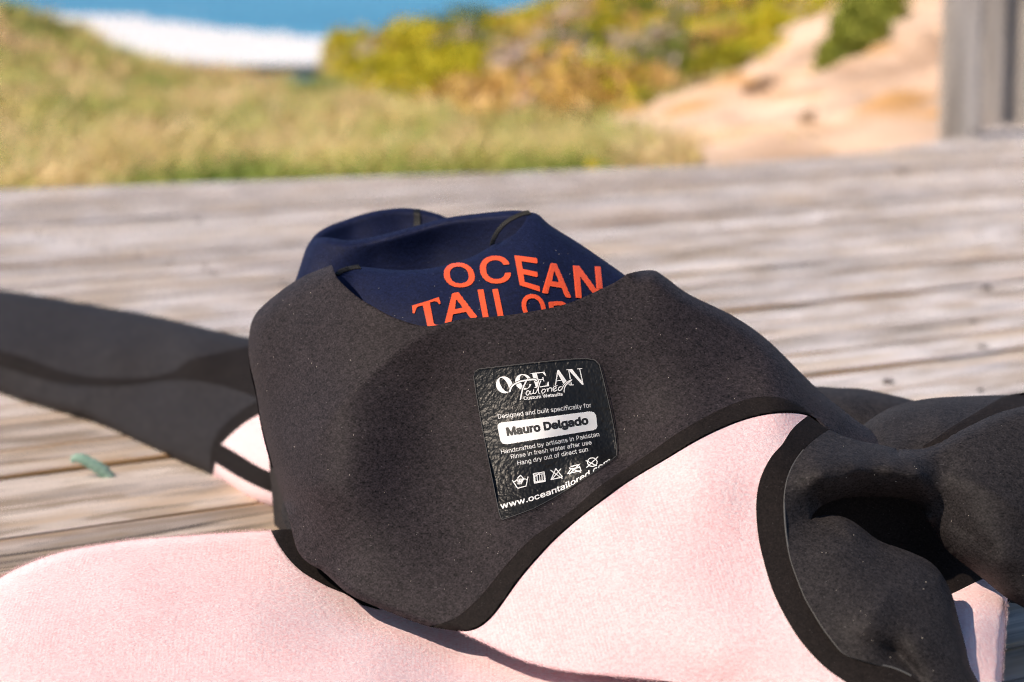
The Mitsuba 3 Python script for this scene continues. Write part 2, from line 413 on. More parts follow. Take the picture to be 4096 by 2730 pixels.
sand_px = [(2520, 470), (2700, 385), (2900, 330), (3060, 230), (3160, 140), (3330, 60), (3480, -40), (3800, -120), (4200, -100), (4200, 560), (3780, 640), (3400, 690), (3000, 700), (2860, 700), (2700, 660), (2520, 590), (2400, 500), (2460, 450)]
sand_xy = Polygon(np.array([land_hit(x, y) for x, y in dense(sand_px, 60)])).buffer(0)
sand_xy = sand_xy.union(Polygon([(1.84, 8.25), (2.2, 8.2), (1.9, 7.6), (1.06, 5.75), (.83, 5.4), (.56, 5.1), (.47, 5.6), (.50, 6.5), (.9, 7.2)]))
sand_xy = max(getattr(sand_xy, 'geoms', [sand_xy]), key=lambda g: g.area).buffer(0.12).buffer(-0.12)
sand_xy = max(getattr(sand_xy, 'geoms', [sand_xy]), key=lambda g: g.area)
sv, sf = triangulate(sand_xy.simplify(0.03), 0.09)
sz = land_z(sv[:, 0], sv[:, 1]) + 0.01 + 0.24 * np.maximum(meshkit.fbm(np.c_[sv * 1.5, sv[:, :1] * 0], 3, 9) - 0.42, 0) + 0.5 * np.maximum(meshkit.fbm(np.c_[sv * 3.2, sv[:, :1] * 0], 2, 14) - 0.45, 0) * np.clip((sv[:, 0] - 0.125 * sv[:, 1]) / 0.4, 0, 1) * np.clip((sv[:, 1] - 7.2) / 2, 0, 1) * np.clip((14 - sv[:, 1]) / 3, 0, 1)
cr = np.cross(sv[sf[:, 1]] - sv[sf[:, 0]], sv[sf[:, 2]] - sv[sf[:, 0]])
sf = np.where((cr < 0)[:, None], sf[:, ::-1], sf)
obj('sand_slope', (np.c_[sv, sz], sf), 'sand_earth', smooth=True, kind='structure', label='pale orange sandy slope behind the deck')

hill_line = np.array([land_hit(x, y) for x, y in [(1285, 300), (1420, 400), (1600, 450), (1850, 500), (2150, 540), (2400, 530), (2560, 500)]])
hill_xy = Polygon(np.vstack([hill_line, [[1.6, 11], [3.5, 16], [9, 30], [9, 44], [-1.6, 44], [-2.3, 30]]])).buffer(0)

# the sea, with a swell, to the horizon
sx, sy = np.r_[-6000, -2500, -900, np.arange(-160, 161, 2.0), 900, 2500, 6000], np.r_[np.arange(24, 330, 1.5), 400, 550, 800, 1300, 2500, 5000, 8000]
X, Yg = np.meshgrid(sx, sy)
Z = sea_z + 0.2 * (meshkit.fbm(np.stack([X * 0.05, Yg * 0.16, X * 0], -1), 3, 2) - 0.5) * (Yg < 330)
ny, nx = X.shape
ii = np.arange(ny * nx).reshape(ny, nx)
obj('sea', (np.stack([X, Yg, Z], -1).reshape(-1, 3), np.stack([ii[:-1, :-1], ii[:-1, 1:], ii[1:, 1:], ii[1:, :-1]], -1).reshape(-1, 4)), 'sea_water', smooth=True, kind='structure', label='blue sea beyond the grass')
# broken surf: a heap of white water that runs along the shore
fx, fy = np.meshgrid(np.arange(-70, 60, 0.7), np.arange(112, 306, 1.1))
u = (fx + 44) / 44.0
nz = meshkit.fbm(np.stack([fx * 0.06, fy * 0.02, fx * 0], -1), 4, 21)
n2 = meshkit.fbm(np.stack([fx * 0.3, fy * 0.1, fx * 0], -1), 3, 22)
far = np.interp(fx, [-46, -26, -14], [285, 226, 190]) + 34 * (meshkit.fbm(np.stack([fx * 0.22, fx * 0, fx * 0], -1), 3, 77) - 0.5)
h = np.clip((far - fy) / 30, 0, 1) * 0.55 * (0.95 + 0.1 * n2) * np.clip((nz - 0.24) / 0.14, 0, 1) - 0.06
fz = sea_z + h
ny, nx = fx.shape
ii = np.arange(ny * nx).reshape(ny, nx)
obj('surf_foam', (np.stack([fx, fy, fz], -1).reshape(-1, 3), np.stack([ii[:-1, :-1], ii[:-1, 1:], ii[1:, 1:], ii[1:, :-1]], -1).reshape(-1, 4)), 'sea_foam', smooth=True, kind='stuff', label='white broken surf along the shore', category='surf')


# ------------------------------------------------------------------ plants
def blades(base, height, width, lean, color, seed, seg=2):
    """Curved grass blades: base (n, 3), arrays of height, width, lean and colour."""
    r = np.random.default_rng(seed)
    n = len(base)
    az, tw = r.uniform(0, 2 * np.pi, n), r.uniform(0, np.pi, n)
    d = np.stack([np.cos(az), np.sin(az)], 1)
    side = np.stack([np.cos(tw), np.sin(tw), np.zeros(n)], 1) * (width / 2)[:, None]
    rows = []
    for s in np.linspace(0, 1, seg + 1):
        c = base + np.c_[d * (lean * height * s ** 1.7)[:, None], height * (s - 0.25 * lean * s ** 2)]
        rows += [c - side * (1 - 0.85 * s), c + side * (1 - 0.85 * s)]
    v = np.stack(rows, 1)
    m = v.shape[1]
    f = []
    for s in range(seg):
        a = 2 * s
        f += [[a, a + 1, a + 3], [a, a + 3, a + 2]]
    f = (np.array(f)[None] + (np.arange(n) * m)[:, None, None]).reshape(-1, 3)
    return v.reshape(-1, 3), f, np.repeat(color, m, 0)


def pick(cols, t):
    cols = np.asarray(cols, float)
    t = np.clip(t, 0, 1) * (len(cols) - 1)
    i = np.minimum(t.astype(int), len(cols) - 2)
    return cols[i] + (cols[i + 1] - cols[i]) * (t - i)[:, None]


GR = [(0.15, 0.23, 0.035), (0.32, 0.41, 0.08), (0.51, 0.52, 0.14), (0.74, 0.58, 0.23), (0.84, 0.64, 0.36)]
r = np.random.default_rng(11)
N = 150000
Yb = 4.6 + (r.random(N) ** 1.35) * 22
Xb = (r.random(N) * 2 - 1) * (0.24 * Yb + 0.35)
edge_line = np.interp(Xb, edge_xy[:, 0], edge_xy[:, 1])
keep = (Yb > edge_line + 0.30) & ~(shapely.contains_xy(sand_xy.buffer(-0.05), Xb, Yb) & (r.random(N) > 0.05 * (Yb < 7.5) * (Xb < 0.9)))
keep &= ~shapely.contains_xy(hill_xy, Xb, Yb) | (r.random(N) < 0.10)          # the scrub of the hill takes over there
Xb, Yb = Xb[keep], Yb[keep]
Zb = land_z(Xb, Yb)
patch = 0.45 * meshkit.fbm(np.stack([Xb * 1.6, Yb * 0.8, Xb * 0], -1), 3, 31) + 0.55 * meshkit.fbm(np.stack([Xb * 5.5, Yb * 2.2, Xb * 0], -1), 2, 36)
tuft = meshkit.noise(np.stack([Xb * 9, Yb * 5, Xb * 0], -1), 33)
near = np.clip((6.6 - Yb) / 1.6, 0, 1) * np.clip((Xb + 0.75) / 0.5, 0, 1)          # greener where the deck gives shade and damp
tt = 0.54 + 2.9 * (patch - 0.5) + 0.35 * (r.random(len(Xb)) - 0.5) + 0.5 * (tuft - 0.5) - 0.26 * near + 0.05 * np.clip((Yb - 9) / 10, 0, 1)
keep = tuft + 0.45 * r.random(len(Xb)) > 0.38
hgt = (0.06 + 0.10 * r.random(len(Xb))) * (0.3 + 1.35 * tuft) * np.clip(0.6 + (Yb - 4.6) / 5, 0.6, 1.1)
wid = 0.006 + 0.0016 * Yb * r.random(len(Xb))
v, f, c = blades(np.c_[Xb, Yb, Zb - 0.02][keep], hgt[keep], wid[keep], (0.45 + 1.1 * r.random(len(Xb)))[keep], pick(GR, tt)[keep], 12)
obj('grass', (v, f), 'leafy', smooth=False, color=c, kind='stuff', label='dry golden and green grass behind the deck', category='grass')


def leaf_mound(c, rx, ry, h, n, size, cols, seed, jitter=0.25):
    """A low cushion of many small leaves over its own stems."""
    r = np.random.default_rng(seed)
    d = r.normal(size=(n, 3))
    d[:, 2] = np.abs(d[:, 2])
    d /= np.linalg.norm(d, axis=1, keepdims=True)
    lump = 0.62 + 0.7 * meshkit.fbm(d * 2.1 + seed, 3, seed)
    p = d * np.array([rx, ry, h]) * (lump * (0.72 + 0.30 * r.random(n)))[:, None]
    a = r.normal(size=(n, 3)); a /= np.linalg.norm(a, axis=1, keepdims=True)
    b = np.cross(a, d + 0.6 * r.normal(size=(n, 3))); b /= np.linalg.norm(b, axis=1, keepdims=True)
    s = size * (0.6 + 0.8 * r.random(n))[:, None]
    q = np.stack([p - a * s, p + b * s * 0.45, p + a * s, p - b * s * 0.45], 1) + np.asarray(c)
    f = (np.array([[0, 1, 2], [0, 2, 3]])[None] + (np.arange(n) * 4)[:, None, None]).reshape(-1, 3)
    t = np.clip(0.5 + 1.2 * (meshkit.fbm(p * 3 / max(rx, .2) + seed, 2, seed + 1) - 0.5) + jitter * (r.random(n) - 0.5), 0, 1)
    return q.reshape(-1, 3), f, np.repeat(pick(cols, t), 4, 0)


def join(items):
    vs, fs, cs, o = [], [], [], 0
    for v, f, c in items:
        vs.append(v); fs.append(f + o); cs.append(c); o += len(v)
    return (np.vstack(vs), np.vstack(fs)), np.vstack(cs)


YG = [(0.28, 0.32, 0.014), (0.55, 0.49, 0.02), (0.78, 0.57, 0.04)]
OCH = [(0.36, 0.28, 0.05), (0.66, 0.40, 0.11), (0.76, 0.53, 0.25)]
MAU = [(0.40, 0.28, 0.20), (0.62, 0.48, 0.40), (0.72, 0.60, 0.54)]
DGR = [(0.07, 0.11, 0.012), (0.16, 0.20, 0.02), (0.24, 0.26, 0.03)]
r = np.random.default_rng(5)
mounds = []
tries = 0
while len(mounds) < 330 and tries < 6000:
    tries += 1
    y = r.uniform(10, 34)
    x = r.uniform(-2.4, 0.24 * y + 0.8)
    if not hill_xy.buffer(-0.1).contains(Point(x, y)) or y > np.interp(x, rim_pts[:, 0], rim_pts[:, 1]) + 0.3 or sand_xy.buffer(0.12).contains(Point(x, y)):
        continue
    t = meshkit.fbm(np.array([[x * 1.5, y * 0.7, 0]]), 3, 44)[0] + 0.18 * (r.random() - 0.5)
    lower = y < np.interp(x, [-2, 0, 2.5], [23.5, 17.5, 14])
    cols = (OCH if r.random() < 0.5 else MAU if r.random() < 0.5 else YG) if lower else (YG if t > 0.49 else OCH if t > 0.42 else MAU if t > 0.37 else DGR)
    s = r.uniform(0.22, 0.5)
    mounds.append(leaf_mound((x, y, float(land_z(x, y)) - 0.04), s, s * 0.9, s * r.uniform(0.55, 0.9), 260, 0.05, cols, int(r.integers(1e6))))
m, c = join(mounds)
obj('hill_scrub', m, 'leafy', smooth=False, color=c, kind='stuff', label='yellow and ochre scrub covering the hillside', category='scrub')


def bush(px, py, rx, ry, h, n, cols, label, seed, slope=None, size=0.045):
    x, y = land_hit(px, py)
    z = float(land_z(x, y))
    k = key_for('bush')
    tag(k, label, 'bush')
    items = []
    if slope is None:
        items.append(leaf_mound((x, y, z - 0.05), rx, ry, h, n, size, cols, seed))
    else:
        for i, (qx, qy, s) in enumerate(slope):
            a, b = land_hit(qx, qy)
            items.append(leaf_mound((a, b, float(land_z(a, b)) - 0.04), rx * s, ry * s, h * s, int(n * s), size, cols, seed + i))
    m, c = join(items)
    scene[k + '__crown'] = mikit.ply(m, 'leafy', smooth=False, color=c)
    st = []
    for i in range(5):
        q = r.uniform(-0.3, 0.3, 2) * rx
        st.append(trimesh.creation.cylinder(0.012, sections=6, segment=[[x, y, z - 0.05], [x + q[0], y + q[1], z + h * 0.5]]))
    scene[k + '__stem'] = mikit.ply(trimesh.util.concatenate(st), 'soil', smooth=30)


bush(1400, 240, 0.36, 0.5, 0.42, 1500, YG, 'bright yellow-green bush on the seaward end of the hill, beside the white surf', 101)
bush(3440, 120, 0.25, 0.4, 0.30, 900, [(0.13, 0.16, 0.02), (0.25, 0.28, 0.035), (0.34, 0.34, 0.06)], 'green bush hanging down the bare sandy slope', 102, slope=[(3560, -60, 1.25), (3525, 30, 1.2), (3485, 110, 1.1), (3440, 190, 1.0), (3390, 255, 0.8), (3355, 300, 0.55)])
bush(2950, 230, 0.34, 0.4, 0.26, 1100, [(0.20, 0.21, 0.012), (0.36, 0.33, 0.015), (0.42, 0.36, 0.03)], 'lime yellow bush at the upper edge of the sandy slope', 103, slope=[(2960, 200, 1.0), (3060, 150, 0.9), (3150, 90, 0.8), (2880, 275, 0.7)])

TUF = [(0.42, 0.28, 0.18), (0.52, 0.37, 0.25), (0.58, 0.43, 0.30)]
bush(3050, 370, 0.10, 0.12, 0.10, 500, TUF, 'small brown dead tuft on the sandy slope, the larger and upper one', 104, slope=[(3075, 350, 1.0), (3030, 400, 1.0)], size=0.03)
bush(3250, 480, 0.07, 0.09, 0.07, 300, TUF, 'small brown dead tuft low on the sandy slope near the post', 105, slope=[(3265, 465, 1.0), (3235, 505, 0.9)], size=0.03)
# a yellow flower in the grass at the edge of the deck
fp = at(2365, 662, 5.5)
k = 'yellow_flower'
tag(k, 'small yellow flower in the grass at the edge of the deck', 'flower')
pet = []
for i in range(9):
    a = i * 2 * math.pi / 9
    q = np.array([[0, 0, 0], [0.014 * math.cos(a - .3), 0.014 * math.sin(a - .3), .004], [0.018 * math.cos(a), 0.018 * math.sin(a), 0], [0.014 * math.cos(a + .3), 0.014 * math.sin(a + .3), .004]])
    pet.append(trimesh.Trimesh(q @ trimesh.transformations.rotation_matrix(math.radians(60), [1, 0, 0])[:3, :3].T, [[0, 1, 2], [0, 2, 3]], process=False))
m = trimesh.util.concatenate(pet); m.apply_translation(fp)
scene[k + '__petals'] = mikit.ply(m, 'yellow_petal')
m = trimesh.creation.cylinder(0.003, sections=6, segment=[[fp[0], fp[1], float(land_z(fp[0], fp[1]))], fp])
scene[k + '__stem'] = mikit.ply(m, 'green_stem', smooth=30)


# ------------------------------------------------------------------ timber posts on the far right corner of the deck
def timber(x0, x1, y_base, Yf, depth, ht, seed):
    """An upright timber of worn square section whose front stands at Yf."""
    r = np.random.default_rng(seed)
    a, b = at(x0, y_base, Yf)[0], at(x1, y_base, Yf)[0]
    ch = 0.007
    sec = np.array([(a + ch, 0), (b - ch, 0), (b, ch), (b, depth - ch), (b - ch, depth), (a + ch, depth), (a, depth - ch), (a, ch)])
    zs = np.linspace(-0.30, ht, 26)
    rows = []
    for z in zs:
        w = sec + r.normal(size=sec.shape) * 0.0012
        rows.append(np.c_[w[:, 0], w[:, 1] + Yf, np.full(8, z)])
    v = np.vstack(rows)
    f = []
    for i in range(len(zs) - 1):
        for j in range(8):
            k = (j + 1) % 8
            f += [[i * 8 + j, i * 8 + k, (i + 1) * 8 + k], [i * 8 + j, (i + 1) * 8 + k, (i + 1) * 8 + j]]
    n = (len(zs) - 1) * 8
    f += [[n, n + j, n + j + 1] for j in range(1, 7)]
    return trimesh.Trimesh(v, f, process=False)


pk = 'timber_post'
tag(pk, 'tall grey weathered timber post of joined boards at the far right corner of the deck', 'post')
for i, (x0, x1, Yf, dp) in enumerate([(3778, 3918, 6.00, 0.10), (3912, 4018, 6.54, 0.10), (4012, 4088, 6.565, 0.08), (4080, 4230, 6.55, 0.13)]):
    obj('board', timber(x0, x1, 560, Yf, dp, 1.3, 40 + i), 'post_wood', pk, smooth=30)
m = trimesh.creation.icosphere(2, 0.012); m.apply_scale([1, 0.5, 1]); m.apply_translation(at(3893, 528, 6.005))
obj('bolt', m, 'nail_iron', pk, smooth=True)

# ------------------------------------------------------------------ the wetsuit
WS = 'wetsuit'
tag(WS, 'crumpled black wetsuit with pink side panels and navy lining on the deck', 'wetsuit')


def c1(*q): return [(900 + x / 1.3072, 750 + y / 1.3072) for x, y in q]
def c2(*q): return [(1800 + x / 2.091, 1380 + y / 2.091) for x, y in q]
def c6(*q): return [(1100 + x / 2.6133, 800 + y / 2.6133) for x, y in q]


# traced outlines
NECK = [(1326, 1060), (1333, 1075), (1345, 1106), (1387, 1152), (1444, 1198), (1502, 1232), (1559, 1263), (1636, 1292), (1697, 1305), (1750, 1301), (1808, 1286), (1885, 1273),
        (1933, 1270), (2017, 1263), (2124, 1247), (2239, 1224), (2315, 1198), (2392, 1163), (2468, 1125), (2507, 1097)]
RIDGE = [(2507, 1097), (2559, 1085), (2617, 1083), (2642, 1096), (2681, 1124), (2732, 1163), (2808, 1204), (2897, 1246), (2974, 1290), (3038, 1335), (3101, 1389), (3165, 1453), (3229, 1517),
         (3293, 1577), (3357, 1628), (3420, 1679), (3459, 1705), (3530, 1750), (3580, 1785)]
LEFT = [(1326, 1060), (1283, 1077), (1216, 1105), (1139, 1153), (1072, 1206), (1024, 1254), (1002, 1306), (994, 1383), (1000, 1459), (1020, 1545), (1039, 1660), (1058, 1746), (1087, 1852), (1111, 1938),
        (1134, 2005), (1152, 2060), (1163, 2105), (1178, 2167), (1197, 2215), (1230, 2250), (1283, 2280)]
LOW = [(1283, 2280), (1331, 2322), (1385, 2370), (1473, 2415), (1562, 2451), (1651, 2486), (1722, 2509), (1785, 2522), (1838, 2527)]
TAPE_OUT = [(1838, 2527), (1892, 2519), (1937, 2495), (1981, 2451), (2028, 2386), (2093, 2298), (2152, 2230), (2213, 2165), (2290, 2096), (2351, 2046), (2415, 1998), (2528, 1918), (2655, 1842),
            (2757, 1780), (2846, 1733), (2949, 1689), (3038, 1663), (3121, 1652), (3197, 1655), (3232, 1663)]
TAPE_IN = [(1722, 2509), (1800, 2482), (1854, 2449), (1938, 2367), (1999, 2291), (2052, 2230), (2129, 2153), (2228, 2084), (2336, 2000), (2400, 1945), (2496, 1880), (2610, 1804), (2706, 1736), (2808, 1676), (2910, 1625),
           (3006, 1593), (3089, 1587), (3153, 1603), (3204, 1631), (3260, 1672)]
R_IN = [(3232, 1663), (3167, 1720), (3131, 1775), (3096, 1814), (3061, 1869), (3037, 1931), (3025, 2010), (3027, 2088), (3037, 2167), (3057, 2253), (3088, 2355), (3127, 2441), (3182, 2535), (3237, 2606), (3300, 2669), (3371, 2720), (3450, 2770)]
PIPE = [(3316, 1720), (3269, 1751), (3214, 1802), (3178, 1853), (3151, 1916), (3139, 1986), (3139, 2065), (3147, 2151), (3163, 2237), (3190, 2316), (3222, 2394), (3253, 2449), (3292, 2512), (3339, 2575),
        (3378, 2615), (3433, 2637), (3504, 2657), (3575, 2673), (3645, 2704), (3700, 2745), (3730, 2790)]
E_LOW = [(1838, 2527), (1876, 2545), (1953, 2581), (2052, 2627), (2183, 2669), (2297, 2689), (2381, 2698), (2520, 2710), (2640, 2722), (2800, 2745), (3000, 2790)]

CH = [(994, 1383, 1.535), (1030, 1640, 1.515), (1072, 1206, 1.535), (1200, 1115, 1.525), (1326, 1060, 1.50), (1134, 2005, 1.455), (1178, 2167, 1.425), (1283, 2280, 1.398), (1385, 2370, 1.374), (1562, 2451, 1.356),
      (1722, 2509, 1.343), (1838, 2527, 1.335),
      (1250, 1300, 1.485), (1200, 1500, 1.475), (1200, 1750, 1.445), (1250, 1950, 1.41),
      (1700, 1320, 1.440), (1500, 1490, 1.436), (1350, 1640, 1.425), (1245, 1810, 1.425),
      (1444, 1198, 1.462), (2000, 1262, 1.445), (2300, 1205, 1.456), (2500, 1100, 1.475), (2620, 1084, 1.475),
      (1700, 1600, 1.4345), (1600, 1900, 1.408), (1500, 2150, 1.384), (2000, 1500, 1.430), (2180, 1760, 1.410), (2050, 2000, 1.394), (1900, 2200, 1.375), (1750, 2400, 1.353), (2400, 1450, 1.436), (2600, 1300, 1.448),
      (2280, 1962, 1.396), (2465, 1835, 1.412), (2700, 1640, 1.411), (2900, 1530, 1.430), (3080, 1500, 1.437),
      (2808, 1204, 1.475), (3038, 1335, 1.475), (3229, 1517, 1.47), (3420, 1679, 1.46), (3573, 1790, 1.445), (2800, 1380, 1.447), (3000, 1440, 1.449), (3250, 1600, 1.448), (3400, 1720, 1.446),
      (2129, 2153, 1.358), (2400, 1945, 1.372), (2706, 1736, 1.392), (3006, 1593, 1.418), (3153, 1603, 1.42), (1938, 2367, 1.345), (3232, 1663, 1.425), (3316, 1725, 1.42),
      (2500, 2100, 1.343), (2800, 1900, 1.355), (3030, 2000, 1.345), (2700, 2300, 1.305), (3050, 2300, 1.305), (2300, 2350, 1.318), (2000, 2530, 1.317), (2381, 2690, 1.276), (2900, 2600, 1.265), (3237, 2606, 1.258), (2900, 2800, 1.258),
      (2640, 2722, 1.268), (3139, 2065, 1.335), (3151, 1916, 1.355), (3253, 2449, 1.275), (3433, 2637, 1.252), (3650, 2704, 1.245)]
C = field(CH, rolls=[(LEFT[:15], 70, 0.03), (RIDGE[1:], 55, 0.03), (LOW, 34, 0.005)],
          folds=[([(1790, 1310), (1650, 1375), (1500, 1490), (1350, 1640), (1240, 1810), (1180, 2000), (1170, 2120)], 60, -0.0035),
                 ([(2080, 2125), (2180, 2050), (2280, 1975), (2465, 1848), (2600, 1745), (2720, 1660)], 70, 0.006)])

chest = chain(crv(NECK), crv(RIDGE)[1:], [(3500, 1800), (3380, 1765), (3300, 1715), (3255, 1668)], crv(TAPE_IN)[::-1][1:-8] + [9, 11], crv(LOW)[::-1][13:], crv(LEFT)[::-1][1:-1])
obj('chest_panel', sheet(chest, C, 0.0045, step=13), 'chest_neoprene', WS, label='black chest panel')
obj('seam_tape', sheet(ribbon_pts(chain(crv(TAPE_IN)), chain([(1722, 2509)], crv(TAPE_OUT), [(3262, 1676)])), C, 0.005, off=0.0008, step=12), 'tape_neoprene', WS)
e_poly = chain(crv(TAPE_OUT)[:1], crv(TAPE_OUT)[4:-4] - [9, 11], [(3236, 1652)], crv(R_IN)[3:] + [12, 0], [(3300, 2800), (3000, 2795)], crv(E_LOW)[::-1][1:-1])
obj('side_panel', sheet(e_poly, C, 0.0045, step=15), 'pink_fleece', WS, label='pink fleecy side panel')
obj('seam_tape', sheet(ribbon_pts(chain(crv(R_IN)), chain(crv(PIPE))), C, 0.005, off=0.0008, step=12), 'tape_neoprene', WS)


def tube_on(line, Y, rad, off, sides=8, step=8.0):
    b = crv(line, step)
    p = at(b[:, 0], b[:, 1], Y(b[:, 0], b[:, 1]) - off)
    t = np.gradient(p, axis=0); t /= np.linalg.norm(t, axis=1, keepdims=True)
    n = np.cross(t, [0, 0.2, 1.0]); n /= np.linalg.norm(n, axis=1, keepdims=True)
    q = np.cross(t, n)
    a = np.arange(sides) * 2 * np.pi / sides
    v = p[:, None] + rad * (np.cos(a)[None, :, None] * n[:, None] + np.sin(a)[None, :, None] * q[:, None])
    i, j = np.meshgrid(np.arange(len(p) - 1), np.arange(sides), indexing='ij')
    f = np.stack([i * sides + j, i * sides + (j + 1) % sides, (i + 1) * sides + (j + 1) % sides, (i + 1) * sides + j], -1).reshape(-1, 4)
    return trimesh.Trimesh(v.reshape(-1, 3), np.vstack([f[:, [0, 1, 2]], f[:, [0, 2, 3]]]), process=False)


obj('piping', tube_on(PIPE[2:-2], C, 0.0006, 0.0009), 'piping', WS, smooth=True, label='thin grey piping')

# the back of the body, from the ridge down to the deck
rb = crv(chain(LEFT[:13][::-1], [(1500, 1110), (1900, 1110), (2300, 1100)], RIDGE[1:]), 40)
pr = at(rb[:, 0], rb[:, 1], C(rb[:, 0], rb[:, 1]) + 0.003)
rows = [pr + [0, 0, -.004], pr * [1, 1, .93] + [0, .045, 0], pr * [1, 1, .6] + [0, .10, 0], pr * [1, 1, 0] + [0, .15, .004]]
rows[0][(rb[:, 0] > 1345) & (rb[:, 0] < 2500)] += [0, .05, -.07]
v = np.vstack(rows); n = len(pr)
q = np.array([[i * n + j, i * n + j + 1, (i + 1) * n + j + 1, (i + 1) * n + j] for i in range(3) for j in range(n - 1)])
obj('back_panel', (v, q), 'black_neoprene', WS, smooth=True)

# folded sleeve on the right: front flap, arch over the dark opening, and the big lobe
ARCH_TOP = [(3316, 1720), (3386, 1749), (3449, 1766), (3527, 1781), (3590, 1797)]
LOBE_TOP = [(3590, 1797), (3684, 1796), (3747, 1775), (3818, 1735), (3880, 1704), (3982, 1657), (4096, 1625), (4220, 1600)]
LOBE_LOW = [(4220, 2520), (4096, 2433), (4029, 2394), (3959, 2339), (3880, 2276), (3786, 2198), (3731, 2112), (3684, 2041)]
HOLE_TOP = [(3684, 2041), (3645, 2004), (3527, 1990), (3430, 1988), (3371, 1994), (3292, 2022), (3257, 2052), (3243, 2082)]
FLAP_TOP = [(3243, 2082), (3275, 2066), (3340, 2062), (3410, 2085), (3470, 2130), (3527, 2168), (3590, 2190), (3653, 2214), (3716, 2245), (3763, 2292), (3794, 2347), (3810, 2386), (3825, 2441), (3841, 2504), (3865, 2598), (3882, 2669), (3915, 2730), (3945, 2790)]
LP = [(3316, 1720, 1.42), (3269, 1751, 1.40), (3178, 1853, 1.366), (3139, 1986, 1.343), (3139, 2065, 1.335), (3163, 2237, 1.308), (3222, 2394, 1.280), (3292, 2512, 1.262), (3378, 2615, 1.253), (3504, 2657, 1.247), (3645, 2704, 1.242),
      (3280, 1900, 1.345), (3420, 1860, 1.362), (3560, 1860, 1.375), (3400, 1770, 1.405), (3500, 1790, 1.405), (3590, 1800, 1.405), (3450, 1960, 1.375), (3600, 1960, 1.380), (3300, 1990, 1.355), (3230, 2070, 1.345), (3660, 1900, 1.378),
      (3684, 2041, 1.392), (3731, 2112, 1.380), (3786, 2198, 1.372), (3880, 2276, 1.366), (3959, 2339, 1.362), (4096, 2433, 1.352),
      (3740, 1860, 1.394), (3818, 1740, 1.415), (3880, 1704, 1.425), (4096, 1625, 1.45), (3850, 1950, 1.378), (3950, 1850, 1.393), (4096, 1900, 1.39), (4096, 2150, 1.362), (3900, 2150, 1.364), (4000, 2250, 1.354), (4220, 1600, 1.46), (4220, 2100, 1.372), (4220, 2520, 1.35),
      (3290, 2200, 1.312), (3400, 2120, 1.330), (3527, 2200, 1.328), (3653, 2240, 1.325), (3763, 2310, 1.318), (3400, 2350, 1.283), (3600, 2400, 1.278), (3500, 2520, 1.255), (3700, 2450, 1.276), (3800, 2440, 1.292), (3841, 2504, 1.290), (3650, 2600, 1.25),
      (3580, 2610, 1.254), (3760, 2650, 1.252), (3870, 2640, 1.268), (3915, 2730, 1.262), (3800, 2790, 1.24)]
L = field(LP, rolls=[(FLAP_TOP[1:], 60, 0.014), (LOBE_LOW[:7], 75, 0.03), (ARCH_TOP[2:], 40, 0.012), (LOBE_TOP, 50, 0.02), (HOLE_TOP[:-2], 60, 0.03)],
          folds=[([(3590, 1800), (3655, 1855), (3684, 1920), (3692, 2000)], 60, -0.006), ([(3540, 2590), (3590, 2614), (3640, 2670), (3680, 2720), (3700, 2780)], 30, 0.008), ([(3585, 2350), (3510, 2440), (3430, 2550)], 55, -0.005), ([(3262, 2080), (3330, 2118), (3420, 2185)], 25, 0.004),
                 ([(3330, 1930), (3450, 1880), (3590, 1885), (3680, 1960)], 45, -0.004), ([(3760, 2080), (3860, 2120), (3990, 2230)], 40, 0.003), ([(3800, 1900), (3950, 1960), (4120, 2080)], 60, -0.004)])
sleeve = chain(crv(PIPE)[::-1], crv(ARCH_TOP)[1:], crv(LOBE_TOP)[1:], crv(LOBE_LOW), crv(HOLE_TOP)[1:], crv(FLAP_TOP)[1:])
obj('sleeve', sheet(sleeve, L, 0.0045, step=13), 'black_neoprene', WS, label='black sleeve folded over itself')
IN = field([(3200, 1900, 1.41), (3600, 1900, 1.45), (3900, 2200, 1.43), (3500, 2300, 1.40), (3243, 2082, 1.385), (4100, 2300, 1.45), (3850, 2500, 1.36)])
obj('sleeve_lining', sheet([(3200, 2000), (3300, 1900), (3700, 1900), (3900, 2150), (4150, 2350), (4100, 2420), (3960, 2400), (3840, 2420), (3780, 2420), (3500, 2300), (3220, 2150)], IN, 0.004, step=25), 'tape_neoprene', WS)
# upper fold behind it with a dark tape
UL_TOP = [(3440, 1716), (3465, 1692), (3527, 1649), (3590, 1622), (3669, 1602), (3763, 1590), (3880, 1585), (3998, 1581), (4096, 1582), (4220, 1585)]
UL = field([(3440, 1716, 1.50), (3527, 1649, 1.50), (3669, 1602, 1.51), (3880, 1585, 1.515), (4096, 1582, 1.52), (4220, 1585, 1.52), (3600, 1720, 1.455), (3574, 1800, 1.425), (3750, 1680, 1.455), (3750, 1780, 1.424), (3900, 1650, 1.472), (3960, 1690, 1.45), (4096, 1640, 1.475), (3650, 1850, 1.42), (4200, 1750, 1.47)],
           rolls=[(UL_TOP, 55, 0.03)])
obj('sleeve_fold', sheet(chain(crv(UL_TOP), [(4220, 1760), (3900, 1860), (3640, 1860), (3560, 1815), (3480, 1770)]), UL, 0.0045, step=13), 'black_neoprene', WS)
T_UP = [(4110, 1570), (4040, 1580), (3998, 1595), (3959, 1618), (3880, 1665), (3802, 1712), (3747, 1751), (3690, 1785)]
T_LO = [(4230, 1600), (4096, 1625), (3982, 1657), (3880, 1704), (3818, 1737), (3747, 1778), (3700, 1800)]
obj('seam_tape', sheet(ribbon_pts(crv(T_UP), chain(crv(T_LO) + [0, 12])), UL, 0.005, off=0.001, step=10), 'tape_neoprene', WS)
FL_TOP = [(3180, 1560), (3261, 1547), (3339, 1551), (3449, 1556), (3543, 1575), (3653, 1602), (3760, 1640)]
